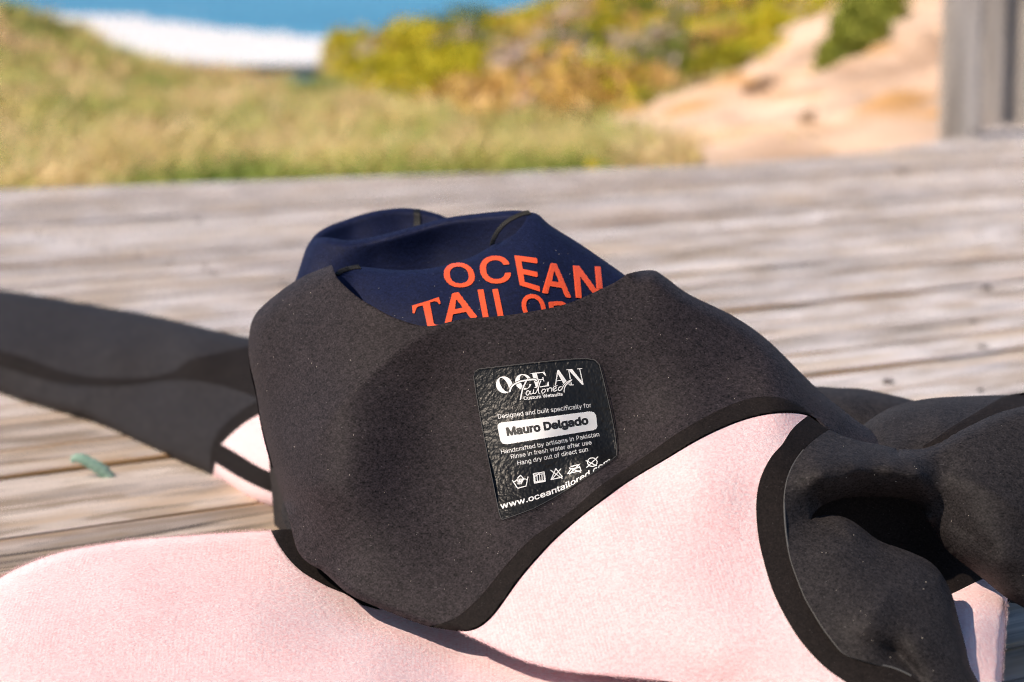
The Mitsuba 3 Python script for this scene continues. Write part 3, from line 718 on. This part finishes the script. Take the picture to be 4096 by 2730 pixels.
FL = field([(3180, 1560, 1.68), (3449, 1556, 1.66), (3653, 1602, 1.63), (3400, 1640, 1.62), (3400, 1750, 1.60), (3700, 1750, 1.58)], rolls=[(FL_TOP, 60, 0.03)])
obj('back_fold', sheet(chain(crv(FL_TOP), [(3740, 1900), (3150, 1900)]), FL, 0.0045, step=16), 'black_neoprene', WS)

# pink panel under the sleeve, at the right
PB = field([(3802, 2350, 1.40), (4025, 2400, 1.385), (3900, 2300, 1.42), (3900, 2480, 1.328), (4015, 2560, 1.324), (3900, 2640, 1.288), (4006, 2730, 1.278), (3850, 2780, 1.262)], rolls=[([(4032, 2380), (4029, 2410), (4021, 2504), (4014, 2598), (4006, 2730)], 30, 0.015)])
obj('side_panel', sheet(chain([(3760, 2300), (4038, 2320)], crv([(4032, 2380), (4029, 2410), (4021, 2504), (4014, 2598), (4006, 2730), (4000, 2800)]), [(3780, 2800), (3760, 2500)]), PB, 0.006, step=16), 'pink_fleece', WS, label='corner of pink panel under the sleeve')

# the leg in front, pink, with its tape
F_TOP = [(-560, 2610), (-320, 2480), (-120, 2380), (0, 2312), (89, 2266), (223, 2216), (357, 2187), (535, 2161), (714, 2146), (892, 2134), (1026, 2126), (1084, 2123)]
F_TAPE = [(1084, 2123), (1107, 2165), (1142, 2219), (1196, 2277), (1249, 2312), (1321, 2350), (1375, 2372), (1450, 2420)]
FF = field([(-560, 2610, 1.345), (-560, 2860, 1.268), (-320, 2480, 1.39), (-300, 2700, 1.30), (-120, 2380, 1.425), (0, 2312, 1.438), (223, 2214, 1.46), (535, 2161, 1.474), (892, 2134, 1.476), (1084, 2123, 1.476), (1200, 2120, 1.478), (0, 2450, 1.375), (0, 2730, 1.293), (535, 2300, 1.412), (535, 2500, 1.342), (535, 2730, 1.283),
            (1000, 2300, 1.416), (1000, 2500, 1.343), (1000, 2730, 1.279), (1300, 2350, 1.412), (1500, 2450, 1.397), (1500, 2600, 1.332), (1500, 2730, 1.282), (1838, 2560, 1.371), (2000, 2620, 1.350), (2300, 2700, 1.305), (2300, 2800, 1.27), (2640, 2740, 1.276), (1900, 2400, 1.41), (2400, 2500, 1.40), (1300, 2200, 1.455), (-120, 2800, 1.28), (3000, 2800, 1.30), (2800, 2600, 1.36)],
           rolls=[(F_TOP, 45, 0.02)])
f_poly = chain(crv(F_TOP), crv(F_TAPE)[1:], [(1900, 2440), (2500, 2560), (2900, 2700), (2960, 2850), (2000, 2850), (-120, 2850), (-520, 2850)])
obj('leg_panel', sheet(f_poly, FF, 0.006, step=16), 'pink_fleece', WS, label='pale pink fleecy leg in the foreground')
obj('seam_tape', sheet(chain(crv(F_TAPE), [(1520, 2440), (1480, 2380), (1300, 2200), (1240, 2130), (1160, 2118), (1120, 2119)]), FF, 0.006, off=0.0012, step=12), 'tape_neoprene', WS)
# the fold that shows at the left foot of the body
FB = field([(1130, 2010, 1.52), (1128, 2060, 1.515), (1145, 2125, 1.50), (1250, 2000, 1.52), (1250, 2150, 1.49)], rolls=[([(1130, 2000), (1126, 2050), (1133, 2090), (1150, 2125)], 25, 0.012)])
obj('hem_fold', sheet(chain(crv([(1135, 1990), (1127, 2030), (1126, 2062), (1136, 2095), (1152, 2125)]), [(1260, 2200), (1260, 1980)]), FB, 0.004, step=10), 'black_neoprene', WS)

# ---- the far sleeve, on the left
B_TOP = [(-900, 1010), (-500, 1076), (-150, 1138), (0, 1161), (153, 1182), (306, 1209), (459, 1235), (612, 1263), (765, 1299), (918, 1335), (1002, 1353), (1100, 1375)]
B_LOW = [(-900, 1330), (-500, 1424), (-150, 1525), (0, 1578), (115, 1620), (268, 1659), (383, 1697), (474, 1740), (551, 1781), (689, 1842), (765, 1873), (849, 1909), (918, 1949), (995, 1999), (1071, 2033), (1150, 2055), (1200, 2060)]
BT_UP = [(-900, 1190), (-500, 1270), (-150, 1365), (0, 1402), (115, 1437), (214, 1475), (321, 1502), (459, 1513), (612, 1506), (700, 1487), (765, 1492), (880, 1502), (1002, 1544), (1100, 1590)]
BT_LO = [(-900, 1235), (-500, 1322), (-150, 1425), (0, 1467), (115, 1502), (214, 1528), (329, 1542), (459, 1544), (574, 1532), (689, 1521), (803, 1525), (918, 1551), (1025, 1590), (1100, 1630)]
Bf = field([(-900, 1010, 2.92), (-900, 1330, 2.70), (-900, 1210, 2.73), (-500, 1424, 2.52), (-500, 1076, 2.77), (-500, 1300, 2.545), (-150, 1138, 2.62), (0, 1161, 2.54), (459, 1235, 2.35), (765, 1299, 2.18), (1002, 1353, 2.07), (1100, 1375, 2.03), (-150, 1525, 2.36), (0, 1578, 2.285), (268, 1659, 2.165), (474, 1740, 2.075), (689, 1842, 1.97), (849, 1909, 1.90), (995, 1999, 1.815), (1150, 2055, 1.765),
            (0, 1430, 2.305), (-150, 1395, 2.385), (321, 1525, 2.185), (612, 1515, 2.11), (880, 1520, 2.01), (1050, 1580, 1.93), (0, 1300, 2.40), (459, 1380, 2.205), (765, 1400, 2.085), (300, 1600, 2.16), (600, 1680, 2.04), (800, 1750, 1.945), (950, 1700, 1.915), (950, 1850, 1.855), (1080, 1850, 1.80), (1080, 1950, 1.785)],
           rolls=[(B_TOP, 50, 0.04), (B_LOW, 40, 0.03)])
PA = [(884, 1777), (918, 1743), (972, 1697), (1033, 1660), (1110, 1625)]
PA_LOW = [(884, 1777), (956, 1819), (1025, 1862), (1090, 1892), (1200, 1935)]
PT_OUT = [(849, 1909), (842, 1865), (842, 1805), (858, 1755), (880, 1719), (926, 1672), (980, 1633), (1029, 1605), (1100, 1575)]
PB_UP = [(853, 1846), (918, 1888), (1010, 1938), (1125, 1984), (1200, 2005)]
up_poly = chain(crv(B_TOP), crv(BT_UP)[::-1])
lo_poly = chain(crv(BT_LO), [(1100, 1575)], crv(PT_OUT)[::-1][1:], crv(B_LOW[:12])[::-1][1:])
obj('far_sleeve', sheet(up_poly, Bf, 0.004, step=16), 'black_neoprene', WS, label='black sleeve stretched out to the left')
obj('far_sleeve_panel', sheet(lo_poly, Bf, 0.004, step=16), 'black_neoprene', WS)
obj('seam_tape', sheet(ribbon_pts(crv(BT_UP), crv(BT_LO)), Bf, 0.005, off=0.0012, step=12), 'tape_neoprene', WS)
dk = chain(crv([(700, 1487), (745, 1448), (800, 1428), (880, 1410), (1000, 1385), (1100, 1380)]), [(1100, 1590)], crv([(1100, 1590), (1002, 1544), (880, 1502), (765, 1492), (700, 1487)])[1:-1])
obj('underarm_panel', sheet(dk, Bf, 0.004, off=0.0009, step=14), 'tape_neoprene', WS)
obj('cuff_panel', sheet(chain(crv(PA)[::-1], crv(PA_LOW)[1:], [(1200, 1650)]), Bf, 0.004, step=12), 'pink_fleece', WS, label='pink wedge on the far sleeve')
obj('cuff_panel', sheet(chain(crv(PB_UP), crv(B_LOW[11:])[::-1]), Bf, 0.004, step=12), 'pink_fleece', WS, label='narrow pink strip along the deck')
ring = Polygon(chain(crv(PT_OUT), [(1120, 1575), (1110, 1625)], crv(PA)[::-1][1:], crv(PA_LOW)[1:], [(1200, 2005)], crv(PB_UP)[::-1][1:-1])).buffer(0)
ring = max(getattr(ring, 'geoms', [ring]), key=lambda g: g.area)
obj('seam_tape', sheet(ring, Bf, 0.005, off=0.0012, step=10), 'tape_neoprene', WS)

# ---- navy lining of the neck
N1_TOP = [(1330, 1105), (1362, 1085), (1400, 1071), (1440, 1068), (1500, 1073), (1570, 1080), (1640, 1081), (1720, 1074), (1800, 1057), (1900, 1022), (1967, 985), (2020, 960), (2080, 915), (2117, 849)]
N1_R = [(2117, 849), (2140, 853), (2160, 864), (2193, 895), (2277, 949), (2354, 999), (2430, 1052), (2495, 1098), (2560, 1150)]
N1 = field([(1330, 1105, 1.525), (1400, 1071, 1.54), (1570, 1080, 1.535), (1720, 1074, 1.53), (1900, 1022, 1.535), (1967, 985, 1.545), (2060, 925, 1.56), (2117, 849, 1.585), (2277, 949, 1.57), (2430, 1052, 1.56), (2560, 1150, 1.54), (1500, 1180, 1.510), (1700, 1250, 1.487), (1700, 1150, 1.508), (2000, 1150, 1.500), (2000, 1280, 1.482), (2150, 1000, 1.535), (2200, 1100, 1.515), (2300, 1200, 1.505), (2380, 1120, 1.53), (1700, 1400, 1.475), (2300, 1350, 1.49), (1400, 1180, 1.52)],
           rolls=[(N1_TOP[2:-2], 22, 0.012), (N1_R, 30, 0.015)])
n1_poly = chain(crv(N1_TOP), crv(N1_R)[1:], [(2500, 1250), (2300, 1330), (1700, 1390), (1480, 1290), (1350, 1180)])
NL = obj('neck_lining', sheet(n1_poly, N1, 0.004, step=12), 'navy_lining', WS, label='navy lining with orange print')
N2_TOP = [(1165, 1150), (1183, 1117), (1221, 1002), (1237, 972), (1252, 958), (1305, 950), (1374, 961), (1451, 956), (1550, 935), (1665, 904), (1788, 872), (1895, 857), (2000, 846), (2060, 843), (2117, 849), (2160, 864)]
N2 = field([(1165, 1150, 1.61), (1221, 1002, 1.625), (1252, 958, 1.632), (1374, 961, 1.616), (1550, 935, 1.612), (1788, 872, 1.612), (2060, 843, 1.60), (2160, 864, 1.60), (1300, 1050, 1.607), (1500, 1030, 1.616), (1750, 980, 1.62), (1950, 930, 1.607), (1500, 1150, 1.61), (1850, 1120, 1.61), (2150, 1000, 1.59)],
           rolls=[(N2_TOP[4:], 26, 0.016), (N2_TOP[:5], 45, 0.025)])
obj('collar_lining', sheet(chain(crv(N2_TOP), [(2200, 1000), (2150, 1180), (1600, 1250), (1165, 1180)]), N2, 0.004, step=12), 'navy_lining', WS)
N3_TOP = [(1215, 1020), (1230, 985), (1250, 952), (1283, 922), (1359, 888), (1466, 853), (1558, 836), (1635, 833), (1696, 842), (1742, 853), (1788, 872), (1860, 910)]
N3 = field([(1215, 1020, 1.66), (1283, 922, 1.69), (1466, 853, 1.715), (1635, 833, 1.72), (1788, 872, 1.71), (1860, 910, 1.70), (1400, 940, 1.708), (1600, 890, 1.719), (1700, 950, 1.712), (1500, 1000, 1.70)], rolls=[(N3_TOP[1:], 20, 0.014)])
obj('collar_lining', sheet(chain(crv(N3_TOP), [(1900, 1000), (1700, 1060), (1230, 1080)]), N3, 0.004, step=12), 'navy_lining', WS)


def stitches(line, Y, parent, rad=0.0007, pitch=14, w=6, off=0.001):
    """Overlocked thread: short slanting loops that lie on the sheet."""
    b = crv(line, pitch / 2)
    t = np.gradient(b, axis=0); t /= np.linalg.norm(t, axis=1, keepdims=True)
    n = np.stack([-t[:, 1], t[:, 0]], 1)
    parts = []
    for i in range(1, len(b) - 1):
        e = np.array([b[i] - n[i] * w - t[i] * pitch * .3, b[i] + n[i] * w + t[i] * pitch * .3])
        p = at(e[:, 0], e[:, 1], Y(e[:, 0], e[:, 1]) - off - 0.0006 * (i % 2))
        m = trimesh.creation.capsule(np.linalg.norm(p[1] - p[0]), rad, count=[6, 6])
        z = (p[1] - p[0]) / np.linalg.norm(p[1] - p[0])
        m.apply_transform(trimesh.geometry.align_vectors([0, 0, 1], z))
        m.apply_translation(p[0] - m.centroid + (p[1] - p[0]) / 2)
        parts.append(m)
    return trimesh.util.concatenate(parts)


obj('stitching', stitches(c1((1395, 304), (1405, 270), (1422, 238), (1460, 192), (1520, 154), (1560, 138), (1600, 131)), lambda x, y: np.minimum(N1(x, y), N2(x, y)), WS, off=0.002), 'thread', WS, smooth=True)
obj('stitching', stitches(c6((640, 790), (690, 750), (760, 722), (840, 705), (900, 702)), N1, WS, off=0.001), 'thread', WS, smooth=True)
obj('seam_tape', sheet([(1654, 836), (1678, 836), (1682, 905), (1656, 913)], N3, 0.004, off=0.0015, step=8), 'thread', WS)

# ---- orange print
letters = [('O', c1((1135, 398), (1290, 390), (1318, 519), (1155, 527))), ('C', c1((1322, 365), (1478, 352), (1503, 497), (1345, 509))), ('E', c1((1512, 355), (1632, 370), (1648, 546), (1541, 512))),
           ('A', c1((1642, 388), (1796, 406), (1810, 580), (1658, 553))), ('N', c1((1818, 409), (1964, 414), (1982, 592), (1834, 577))),
           ('T', None), ('A', c6((1717, 1002), (2053, 940), (2115, 1230), (1775, 1292))), ('I', c6((2116, 940), (2178, 935), (2234, 1232), (2174, 1240))), ('L', c6((2270, 935), (2480, 915), (2560, 1270), (2345, 1300))),
           ('O', c1((1540, 562), (1660, 555), (1690, 690), (1565, 700))), ('R', c1((1690, 600), (1790, 590), (1815, 720), (1710, 735)))]
for ch, q in letters:
    if ch == 'T':
        g = Polygon(c6((1432, 1106), (1500, 1086), (1600, 1056), (1712, 1017), (1722, 1050), (1732, 1084), (1716, 1094), (1695, 1066), (1668, 1060), (1618, 1074), (1640, 1190), (1660, 1292), (1680, 1306), (1706, 1308), (1690, 1345), (1590, 1352), (1592, 1322), (1575, 1240), (1545, 1104), (1505, 1112), (1478, 1130), (1458, 1188), (1440, 1186)))
    elif ch == 'I':
        g = Polygon(q)
    else:
        g = to_quad(glyph_poly(ch, bold=True), q)
    obj('letter', print_mesh(g, N1, 0.0004, 0.0006, step=9), 'orange_print', NL, smooth=30)

# ---- the leather label sewn to the chest
LAB = c2((197, 262), (205, 228), (240, 203), (420, 182), (700, 150), (900, 130), (1050, 118), (1150, 117), (1212, 128), (1250, 168), (1280, 280), (1315, 430), (1345, 560), (1378, 730), (1392, 850), (1392, 930), (1350, 965), (1200, 1070), (1000, 1200), (850, 1290), (700, 1370), (560, 1422), (432, 1466), (410, 1400), (370, 1200), (330, 1000), (290, 800), (250, 590), (220, 420))
lab = Polygon(LAB).buffer(-6).buffer(6)
LB = obj('label_patch', sheet(lab, C, 0.0012, off=0.0010, step=9), 'leather', WS, label='black leather label with white print')
bsdf('label_edge', {'type': 'twosided', 'bsdf': {'type': 'diffuse', 'reflectance': {'type': 'rgb', 'value': [0.11, 0.11, 0.11]}}})
rim_ = np.asarray(lab.exterior.coords)
obj('edge', tube_on(rim_[:-1], C, 0.00022, 0.0020, step=6), 'label_edge', LB, smooth=True)
UPV = (-0.175, -0.985)
ON = 0.00105


def white(name, g, mat='white_print', extra=0.0, **kw):
    return obj(name, print_mesh(g.intersection(lab.buffer(-4)), C, ON + extra, 0.00025, step=7), mat, LB, smooth=30, **kw)


def line_text(text, a, b, cap, bold=False, mid=None):
    return on_curve(glyph_poly(text, bold), c2(a, *([mid] if mid else []), b), cap / 2.091, UPV)


def stroke(pts, w):
    return LineString(pts).buffer(w / 2, cap_style=1)


# serif capitals of the heading
def ell(cx, cy, rx, ry, rot=0.0):
    return affinity.rotate(affinity.scale(Point(cx, cy).buffer(1.0, 24), rx, ry), rot, origin=(cx, cy))


o_ = ell(.5, .5, .5, .52).difference(ell(.5, .5, .21, .47, 18))
c_ = ell(.5, .5, .5, .52).difference(ell(.57, .5, .24, .46, 12)).difference(Polygon([(.72, .32), (1.2, .22), (1.2, .70), (.72, .66)]))
e_ = unary_union([box(.10, 0, .40, 1), box(0, 0, .5, .05), box(0, .95, .5, 1), Polygon([(.35, 0), (.95, 0), (1, .3), (.95, .3), (.8, .07), (.35, .06)]), Polygon([(.35, 1), (.93, 1), (.95, .72), (.90, .72), (.78, .93), (.35, .94)]), box(.35, .47, .72, .54), Polygon([(.68, .36), (.74, .36), (.74, .66), (.68, .66)])])
a_ = unary_union([Polygon([(.08, 0), (.14, 0), (.50, .93), (.46, 1.02)]), Polygon([(.46, 1.02), (.56, 1.02), (.97, 0), (.66, 0), (.44, .78)]), box(.24, .30, .70, .35), box(0, 0, .26, .045), box(.56, 0, 1.06, .045)])
n_ = unary_union([box(.10, 0, .16, 1), box(.84, 0, .90, 1), Polygon([(.04, 1), (.36, 1), (.90, .10), (.90, -.02), (.80, -.02), (.10, .98)]), box(0, 0, .28, .045), box(-.02, .955, .3, 1), box(.70, .955, 1.04, 1)])
quads = [(o_, c2((372, 278), (506, 258), (535, 392), (400, 412))), (c_, c2((532, 255), (670, 240), (694, 362), (560, 384))), (e_, c2((672, 238), (800, 224), (836, 345), (706, 362))),
         (a_, c2((838, 222), (968, 205), (1000, 332), (866, 346))), (n_, c2((975, 206), (1100, 196), (1130, 330), (1000, 340)))]
heading = unary_union([to_quad(g, q, (0, 0, 1, 1)) for g, q in quads])
script = unary_union([stroke(crv(c2(*q), 4), w / 2.091) for q, w in [
    (((500, 390), (520, 345), (580, 310), (650, 295), (715, 292), (722, 300)), 13), (((640, 300), (615, 350), (600, 400), (590, 455)), 11),
    (((668, 395), (650, 385), (636, 405), (645, 422), (665, 405), (672, 385), (672, 412), (690, 405)), 7), (((700, 375), (698, 405), (710, 408), (735, 370), (755, 315), (762, 300), (750, 320), (742, 400), (752, 412)), 7),
    (((785, 372), (768, 385), (772, 405), (792, 395), (800, 375), (785, 372)), 7), (((812, 365), (818, 395), (822, 372), (845, 360), (850, 388)), 7), (((860, 375), (888, 360), (880, 348), (862, 365), (868, 388), (895, 378)), 7),
    (((930, 350), (908, 362), (912, 383), (935, 370), (960, 330), (1018, 292), (1010, 302), (965, 345), (955, 395)), 8)]])
white('heading', heading.difference(script.buffer(2.6)))
white('lettering', script)
white('lettering', line_text('Custom Wetsuits', (618, 462), (944, 424), 27, True))
white('lettering', line_text('Designed and built specifically for', (404, 618), (1184, 521), 37))
plate = Polygon(c2((398, 690), (398, 668), (418, 652), (800, 605), (1170, 557), (1205, 565), (1222, 590), (1232, 680), (1226, 702), (1200, 714), (850, 772), (480, 832), (440, 826), (422, 805))).buffer(-8).buffer(8)
white('name_plate', plate)
white('lettering', line_text('Mauro Delgado', (480, 758), (1158, 660), 62, True).buffer(1.6), 'black_print', 0.0003)
white('lettering', line_text('Handcrafted by artisans in Pakistan', (430, 914), (1250, 764), 37))
white('lettering', line_text('Rinse in fresh water after use', (513, 955), (1186, 832), 37))
white('lettering', line_text('Hang dry out of direct sun', (567, 1008), (1156, 890), 37))
white('lettering', line_text('www.oceantailored.com', (425, 1372), (1345, 985), 46, True, mid=(920, 1222)))
S = 8 / 2.091


def icon(*strokes):
    return unary_union([stroke(c2(*s), S) for s in strokes])


white('care_symbol', icon([(522, 1135), (565, 1200), (636, 1182), (652, 1105)], [(530, 1150), (560, 1130), (585, 1148), (612, 1120), (645, 1128)], [(570, 1165), (568, 1110), (590, 1092), (618, 1122), (600, 1150)], [(584, 1165), (582, 1125)], [(596, 1162), (594, 1120)]))
white('care_symbol', icon([(697, 1078), (788, 1064), (798, 1142), (706, 1158), (697, 1078)], [(716, 1100), (745, 1074)], [(728, 1096), (732, 1140)], [(748, 1092), (752, 1136)], [(768, 1088), (772, 1132)], [(706, 1090), (786, 1078), (790, 1134), (714, 1146), (706, 1090)]))
white('care_symbol', icon([(885, 1035), (845, 1128), (940, 1106), (885, 1035)], [(842, 1050), (938, 1118)], [(926, 1038), (850, 1128)]))
white('care_symbol', icon([(985, 1078), (1010, 1040), (1086, 1024), (1096, 1052), (985, 1078)], [(1012, 1018), (1070, 1004), (1086, 1024)], [(998, 1030), (1094, 1066)], [(1082, 1000), (1000, 1080)]))
ci = np.array([(1190 + 40 * math.cos(a), 982 + 36 * math.sin(a)) for a in np.linspace(0, 2 * math.pi, 24)])
white('care_symbol', icon(ci.tolist(), [(1138, 970), (1226, 1012)], [(1236, 938), (1144, 1026)]))

# ------------------------------------------------------------------ small things on the deck
g0 = ground(415, 1902)
pts = np.array([g0 + [0.006, 0.003, -0.012], g0 + [0.001, 0, 0.002], g0 + [-0.007, -0.002, 0.0085], g0 + [-0.015, -0.003, 0.0135], g0 + [-0.0215, -0.003, 0.0145], g0 + [-0.0232, -0.004, 0.011]])
tt = np.linspace(0, 1, len(pts)); cs = CubicSpline(tt, pts)
u = np.linspace(0, 1, 30); p = cs(u); rad = np.interp(u, [0, .15, .6, .9, 1], [0.0058, 0.0056, 0.0045, 0.0032, 0.0012])
t = np.gradient(p, axis=0); t /= np.linalg.norm(t, axis=1, keepdims=True)
n1 = np.cross(t, [0, 1, 0.0]); n1 /= np.linalg.norm(n1, axis=1, keepdims=True); n2 = np.cross(t, n1)
a = np.arange(14) * 2 * np.pi / 14
v = p[:, None] + (rad[:, None] * (1 + 0.08 * np.sin(u * 60))[:, None])[:, :, None] * (np.cos(a)[None, :, None] * n1[:, None] + 0.8 * np.sin(a)[None, :, None] * n2[:, None])
f = np.array([[i * 14 + j, i * 14 + (j + 1) % 14, (i + 1) * 14 + (j + 1) % 14, (i + 1) * 14 + j] for i in range(29) for j in range(14)])
obj('plant_shoot', (v.reshape(-1, 3), f), 'green_stem', smooth=True, label='short pale green shoot bending up between the deck boards, left of the wetsuit', category='plant')
for (x, y), lab_ in (((3213, 1068), 'dark crumb on the open deck behind the wetsuit, the farther of the two'), ((3922, 1568), 'dark crumb on the deck just behind the right-hand sleeve')):
    m = trimesh.creation.icosphere(2, 0.0022)
    m.vertices *= 1 + 0.5 * (meshkit.noise(m.vertices * 900, 3) - 0.5)[:, None]
    m.apply_scale([1.2, 1.5, 0.8]); m.apply_translation(ground(x, y) + [0, 0, 0.0015])
    obj('crumb', m, 'dark_crumb', smooth=True, label=lab_, category='crumb')

# pale sand grains and lint on the cloth, and the nap of the fleece at its edges
r = np.random.default_rng(77)
gr = []
for poly, Y, n in ((Polygon(chest).buffer(0), C, 80), (Polygon(sleeve).buffer(0), L, 28), (Polygon(n1_poly).buffer(0), N1, 30)):
    x0, y0, x1, y1 = poly.buffer(-25).bounds
    while n:
        x, y = r.uniform(x0, x1), r.uniform(y0, min(y1, 2730))
        if poly.buffer(-25).contains(Point(x, y)) and x < 4096 and not lab.contains(Point(x, y)):
            m = trimesh.creation.icosphere(1, r.uniform(0.00012, 0.0003))
            m.apply_translation(at(x, y, Y(np.array([x]), np.array([y]))[0] - 0.0002))
            gr.append(m)
            n -= 1
bsdf('grain_sand', {'type': 'diffuse', 'reflectance': {'type': 'rgb', 'value': [0.62, 0.56, 0.48]}})
obj('sand_grains', trimesh.util.concatenate(gr), 'grain_sand', smooth=True, kind='stuff', label='tiny pale sand grains scattered over the black wetsuit', category='sand')


def nap(line, Y, n, ln, seed, off=0.0):
    """Fine fibres that stand out from the edge of a fleecy panel."""
    r = np.random.default_rng(seed)
    b = crv(line, 2.0)
    i = r.integers(0, len(b), n)
    q = b[i] + r.normal(size=(n, 2)) * 4
    p = at(q[:, 0], q[:, 1], Y(q[:, 0], q[:, 1]) - off)
    d = r.normal(size=(n, 3)) * 0.6 + [0, -.3, 1]
    d /= np.linalg.norm(d, axis=1, keepdims=True)
    w = np.cross(d, r.normal(size=(n, 3))); w /= np.linalg.norm(w, axis=1, keepdims=True)
    l = ln * (0.4 + 0.8 * r.random(n))[:, None]
    v = np.stack([p - w * 0.00009, p + w * 0.00009, p + d * l], 1)
    return v.reshape(-1, 3), np.arange(3 * n).reshape(-1, 3)


for line, Y, n, sd in ((F_TOP, FF, 5000, 1), (E_LOW[:-2], C, 2500, 2), ([(4029, 2410), (4021, 2504), (4014, 2598), (4006, 2730)], PB, 900, 3)):
    obj('fleece_nap', nap(line, Y, n, 0.0016, sd), 'pink_fleece', WS, smooth=False, kind='stuff')
